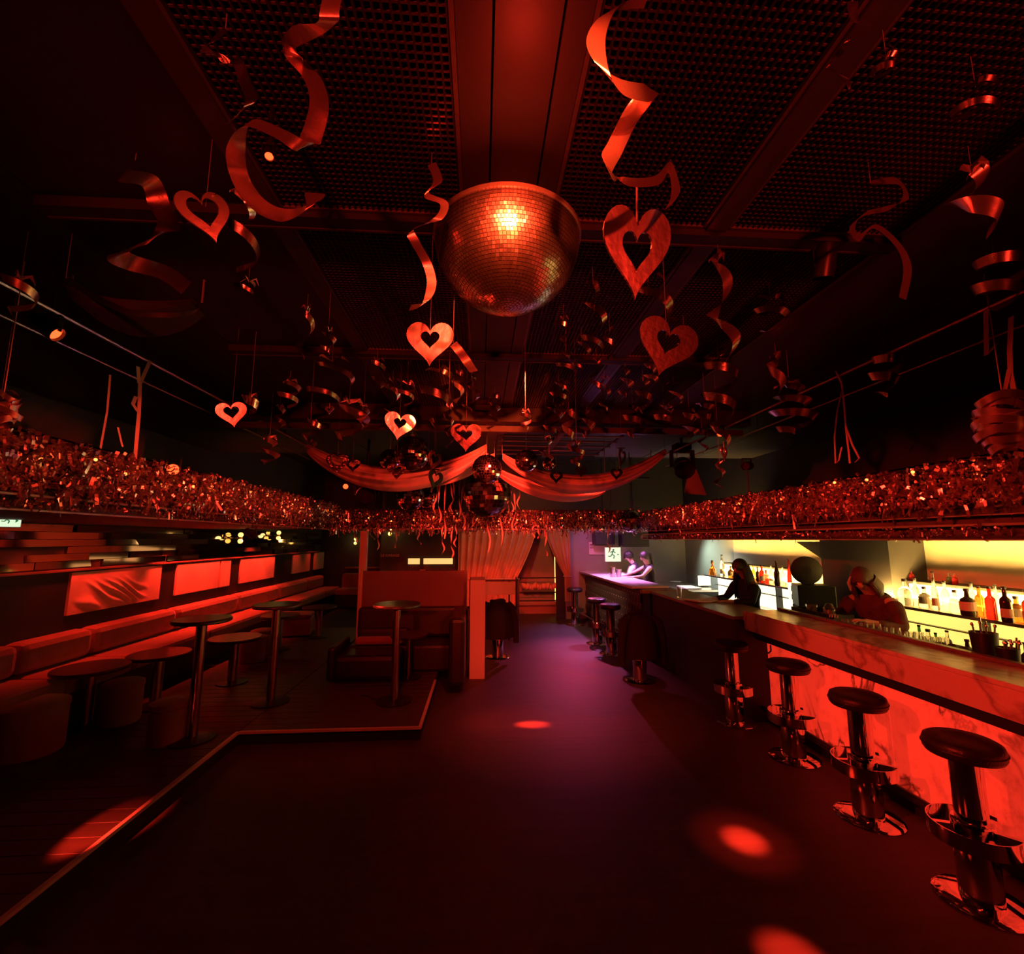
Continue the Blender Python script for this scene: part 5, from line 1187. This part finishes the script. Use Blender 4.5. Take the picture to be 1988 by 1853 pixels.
# ================================================================== people behind the bars
def skinned(name, verts, edges, radii, mt, parent, root=0, sub=2):
    me = bpy.data.meshes.new(name); me.from_pydata([tuple(v) for v in verts], edges, []); me.materials.append(mt)
    o = link(name, me, parent); md = o.modifiers.new('skin', 'SKIN'); md.use_smooth_shade = True
    sv = me.skin_vertices[0].data
    for i, r in enumerate(radii):
        sv[i].radius = (r, r) if not hasattr(r, '__len__') else r; sv[i].use_root = (i == root)
    o.modifiers.new('sub', 'SUBSURF').levels = sub; o.modifiers['sub'].render_levels = sub
    return o
def person(name, loc, rz, label, lean=0, hands=None, look=0, turn=0, top='vest', sleeves='shirtwhite', hair='hairblack', style='short', s=1.0, glasses=False, sleeveless=False):
    """faces +Y locally; lean: forward bend of the torso; look: downward tilt of the head"""
    t = empty(name, loc, rz, label, 'person'); V = Vector
    def bend(p, a, o=V((0, 0, .95))): return o + Matrix.Rotation(-a, 3, 'X') @ (p - o)
    B = lambda x, y, z: bend(V((x, y, z)), lean)
    pel, sp, ch, nk = V((0, 0, .95)), B(0, .01, 1.12), B(0, .0, 1.30), B(0, .0, 1.44)
    hd0 = B(0, .015, 1.50)
    def H(x, y, z):   # head coordinates around the neck top
        return hd0 + Matrix.Rotation(-lean - look, 3, 'X') @ (Matrix.Rotation(turn, 3, 'Z') @ V((x, y, z)))
    v = [pel, sp, ch, nk, H(0, .005, .05), H(0, .012, .11), H(0, .0, .17)]; e = [(0,1),(1,2),(2,3),(3,4),(4,5),(5,6)]
    r = [(.10,.075), (.09,.07), (.10,.07), (.048,.048), (.062,.07), (.075,.09), (.055,.065)]
    v.append(H(0, .108, .085)); e.append((5, 7)); r.append((.012, .016))          # nose
    def add(p, pr, rad): v.append(p); e.append((pr, len(v) - 1)); r.append(rad); return len(v) - 1
    for sx in (-1, 1):
        sh_ = add(B(sx * .165, 0, 1.385), 2, .055); h_ = V(hands[0 if sx < 0 else 1]); a = v[sh_]
        mid = (a + h_) / 2; d = (h_ - a); dl = d.length; ln = .55; k = math.sqrt(max(0, (ln / 2) ** 2 - (dl / 2) ** 2))
        el = mid + V((sx * .6, -.35, -.7)).normalized() * max(k, .03)
        ei = add(el, sh_, .038); wi = add(h_, ei, .025); f = (h_ - el).normalized(); pl = add(h_ + f * .055, wi, (.03, .016))
        side = f.cross(V((0, 0, 1))); side = side.normalized() if side.length > .1 else V((1, 0, 0))
        for k_ in range(4):
            o_ = (k_ - 1.5) * .019; L = (.068, .078, .075, .06)[k_]
            a1 = add(h_ + f * .09 + side * o_, pl, .009); a2 = add(h_ + f * (.09 + L * .6) + side * o_ * 1.1 - V((0, 0, .008)), a1, .008); add(h_ + f * (.09 + L) + side * o_ * 1.1 - V((0, 0, .03)), a2, .007)
        th = add(h_ + f * .04 + side * .038 * -sx, pl, .010); add(h_ + f * .075 + side * .055 * -sx - V((0, 0, .012)), th, .009)
    for sx in (-1, 1):
        hp_ = add(V((sx * .09, 0, .90)), 0, .085); kn = add(V((sx * .10, .02, .50)), hp_, .058); an = add(V((sx * .10, 0, .09)), kn, .038); add(V((sx * .11, .13, .035)), an, (.036, .03))
    v = [p * s for p in v]; r = [tuple(q * s for q in (a if hasattr(a, '__len__') else (a, a))) for a in r]
    skinned('body', v, e, r, M['skin'], t)
    # garment on torso
    gv = [pel + V((0, 0, -.05)), pel, sp, ch, B(0, 0, 1.40), B(0, .004, 1.445)]; ge = [(0,1),(1,2),(2,3),(3,4),(4,5)]; gr = [(.155,.12), (.15,.115), (.137,.108), (.155,.118), (.115, .092), (.062, .062)]
    for sx in (-1, 1):
        gv.append(B(sx * .195, 0, 1.375)); ge.append((3, len(gv) - 1)); gr.append((.098, .098))
    skinned('top', [p * s for p in gv], ge, [tuple(q * s for q in a) for a in gr], M[top], t)
    if not sleeveless:
        i = 8
        for sx in (-1, 1):
            A = [v[i], v[i] .lerp(v[i+1], .5), v[i+1], v[i+1].lerp(v[i+2], .88)]
            skinned('sleeve', A, [(0,1),(1,2),(2,3)], [.092*s, .066*s, .050*s, .040*s], M[sleeves], t); i += 4 + 12 + 2
    tv = [pel]; te = []; tr_ = [(.145,.115)]
    for sx in (-1, 1):
        b0 = len(tv); tv += [V((sx * .09, 0, .88)), V((sx * .10, .02, .50)), V((sx * .10, 0, .10))]; te += [(0, b0), (b0, b0+1), (b0+1, b0+2)]; tr_ += [(.10,.10), (.075,.075), (.06,.06)]
    skinned('trousers', [p * s for p in tv], te, [tuple(q * s for q in a) for a in tr_], M['trousers'], t)
    # hair
    hm = MB(); Rm = Matrix.Rotation(-lean - look, 4, 'X') @ Matrix.Rotation(turn, 4, 'Z')
    Tm = Matrix.Diagonal((s, s, s, 1)) @ Matrix.Translation(hd0) @ Rm
    n_, k_ = 26, 14; hv = []; hf = []
    for j in range(k_ + 1):
        for i in range(n_):
            a = 2 * math.pi * i / n_; ph = (j / k_) * R(128); fr = max(0, math.sin(a)) ** 1.5     # front of the head: +Y
            ph = ph * (1 - .42 * fr); w_ = 1 + .03 * math.sin(9 * a) * (j / k_)
            hv.append(Tm @ V((.093 * w_ * math.sin(ph) * math.cos(a), .112 * w_ * math.sin(ph) * math.sin(a) - .004, .115 + .115 * math.cos(ph))))
    for j in range(k_):
        for i in range(n_):
            q = (i + 1) % n_; hf.append((j*n_+i, (j+1)*n_+i, (j+1)*n_+q, j*n_+q))
    hm.add(hv, hf)
    if style == 'long':
        r_ = random.Random(4)
        for i in range(34):
            a = R(170 + 200 * i / 33); rx = .088
            p0 = Tm @ V((rx * math.cos(a), .1 * math.sin(a), .10)); out = V((math.cos(a) * .055, math.sin(a) * .06 - .02, 0))
            o3 = (Matrix.Rotation(turn, 3, 'Z') @ out)
            pts = [p0, p0 + (o3 * .55 + V((0, 0, -.13))) * s, p0 + (o3 * .95 + V((0, 0, -.28))) * s, p0 + (o3 * (1.0 + .3 * r_.random()) + V((0, 0, -.42 - .05 * r_.random()))) * s]
            hm.tube(pts, [.022*s, .026*s, .024*s, .006*s], 7)
    elif style == 'bob':
        for i in range(30):
            a = R(150 + 240 * i / 29); p0 = Tm @ V((.088 * math.cos(a), .1 * math.sin(a), .10)); p1 = Tm @ V((.112 * math.cos(a), .118 * math.sin(a), .0)); p2 = Tm @ V((.10 * math.cos(a), .10 * math.sin(a), -.09))
            hm.tube([p0, p1, p2], [.022*s, .026*s, .008*s], 7)
    elif style == 'ponytail':
        hm.tube([Tm @ V(q) for q in ((0, -.10, .16), (0, -.15, .12), (0, -.155, .02), (0, -.13, -.12), (0, -.12, -.2))], [.02*s, .034*s, .036*s, .028*s, .008*s], 10)
    hm.build('hair', M[hair], t, smooth=True)
    if style == 'bob':
        m = MB()
        for sx in (1,): m.tube([Tm @ V((sx * .05, .085, .19)), Tm @ V((sx * .092, .075, .12)), Tm @ V((sx * .105, .06, .03)), Tm @ V((sx * .095, .05, -.06))], [.008*s, .016*s, .016*s, .006*s], 8)
        m.build('lit_streak', M['streak'], t, smooth=True)
    for sx in (-1, 1):
        MB().ball(Tm @ V((sx * .032, .088, .112)), .011 * s, 10, 8).build('eye', M['hairblack'], t, smooth=True)
        MB().ball(Tm @ V((sx * .078, .0, .095)), .02 * s, 8, 6, (.5, .8, 1.3)).build('ear', M['skin'], t, smooth=True)
    MB().tube([Tm @ V((x, .088 - abs(x) * .25, .052)) for x in (-.022, -.01, 0, .01, .022)], .005 * s, 6).build('mouth', M['redboard'], t)
    if glasses:
        m = MB()
        for sx in (-1, 1): m.tube([Tm @ V((sx * .034 + .024 * math.cos(R(a)), .104, .112 + .018 * math.sin(R(a)))) for a in range(0, 360, 30)], .0035, 5, closed=True)
        m.tube([Tm @ V((-.01, .106, .114)), Tm @ V((.01, .106, .114))], .003, 5)
        for sx in (-1, 1): m.tube([Tm @ V((sx * .058, .10, .114)), Tm @ V((sx * .08, .0, .118))], .003, 5)
        m.build('glasses', M['black'], t)
    return t
person('person', (3.70, 6.15, 0), R(96), 'person with very long dark hair in dark top leaning on the service counter', R(8), [(-.10, .40, 1.14), (.22, .42, 1.14)], R(18), 0, 'vest', 'vest', 'hairblack', 'long', .985)
person('person', (4.05, 4.42, 0), R(108), 'person in patterned dark top bending over behind the glowing bar, hair with a painted lit streak', R(26), [(-.16, .50, 1.16), (.18, .48, 1.16)], R(6), R(14), 'print', 'print', 'hairbrown', 'bob', 1.02)
person('person', (3.52, 10.05, 0), R(75), 'person with glasses in white shirt and dark waistcoat at the purple bar', R(18), [(-.16, .52, 1.17), (.16, .50, 1.17)], R(6), R(12), 'vest', 'shirtwhite', 'hairblack', 'short', 1.0, True)
person('person', (3.62, 9.55, 0), R(85), 'person with dark ponytail in sleeveless dark waistcoat leaning on purple bar', R(12), [(-.2, .55, 1.17), (.16, .60, 1.17)], R(4), R(18), 'vest', 'shirtwhite', 'hairblack', 'ponytail', .99, False, True)
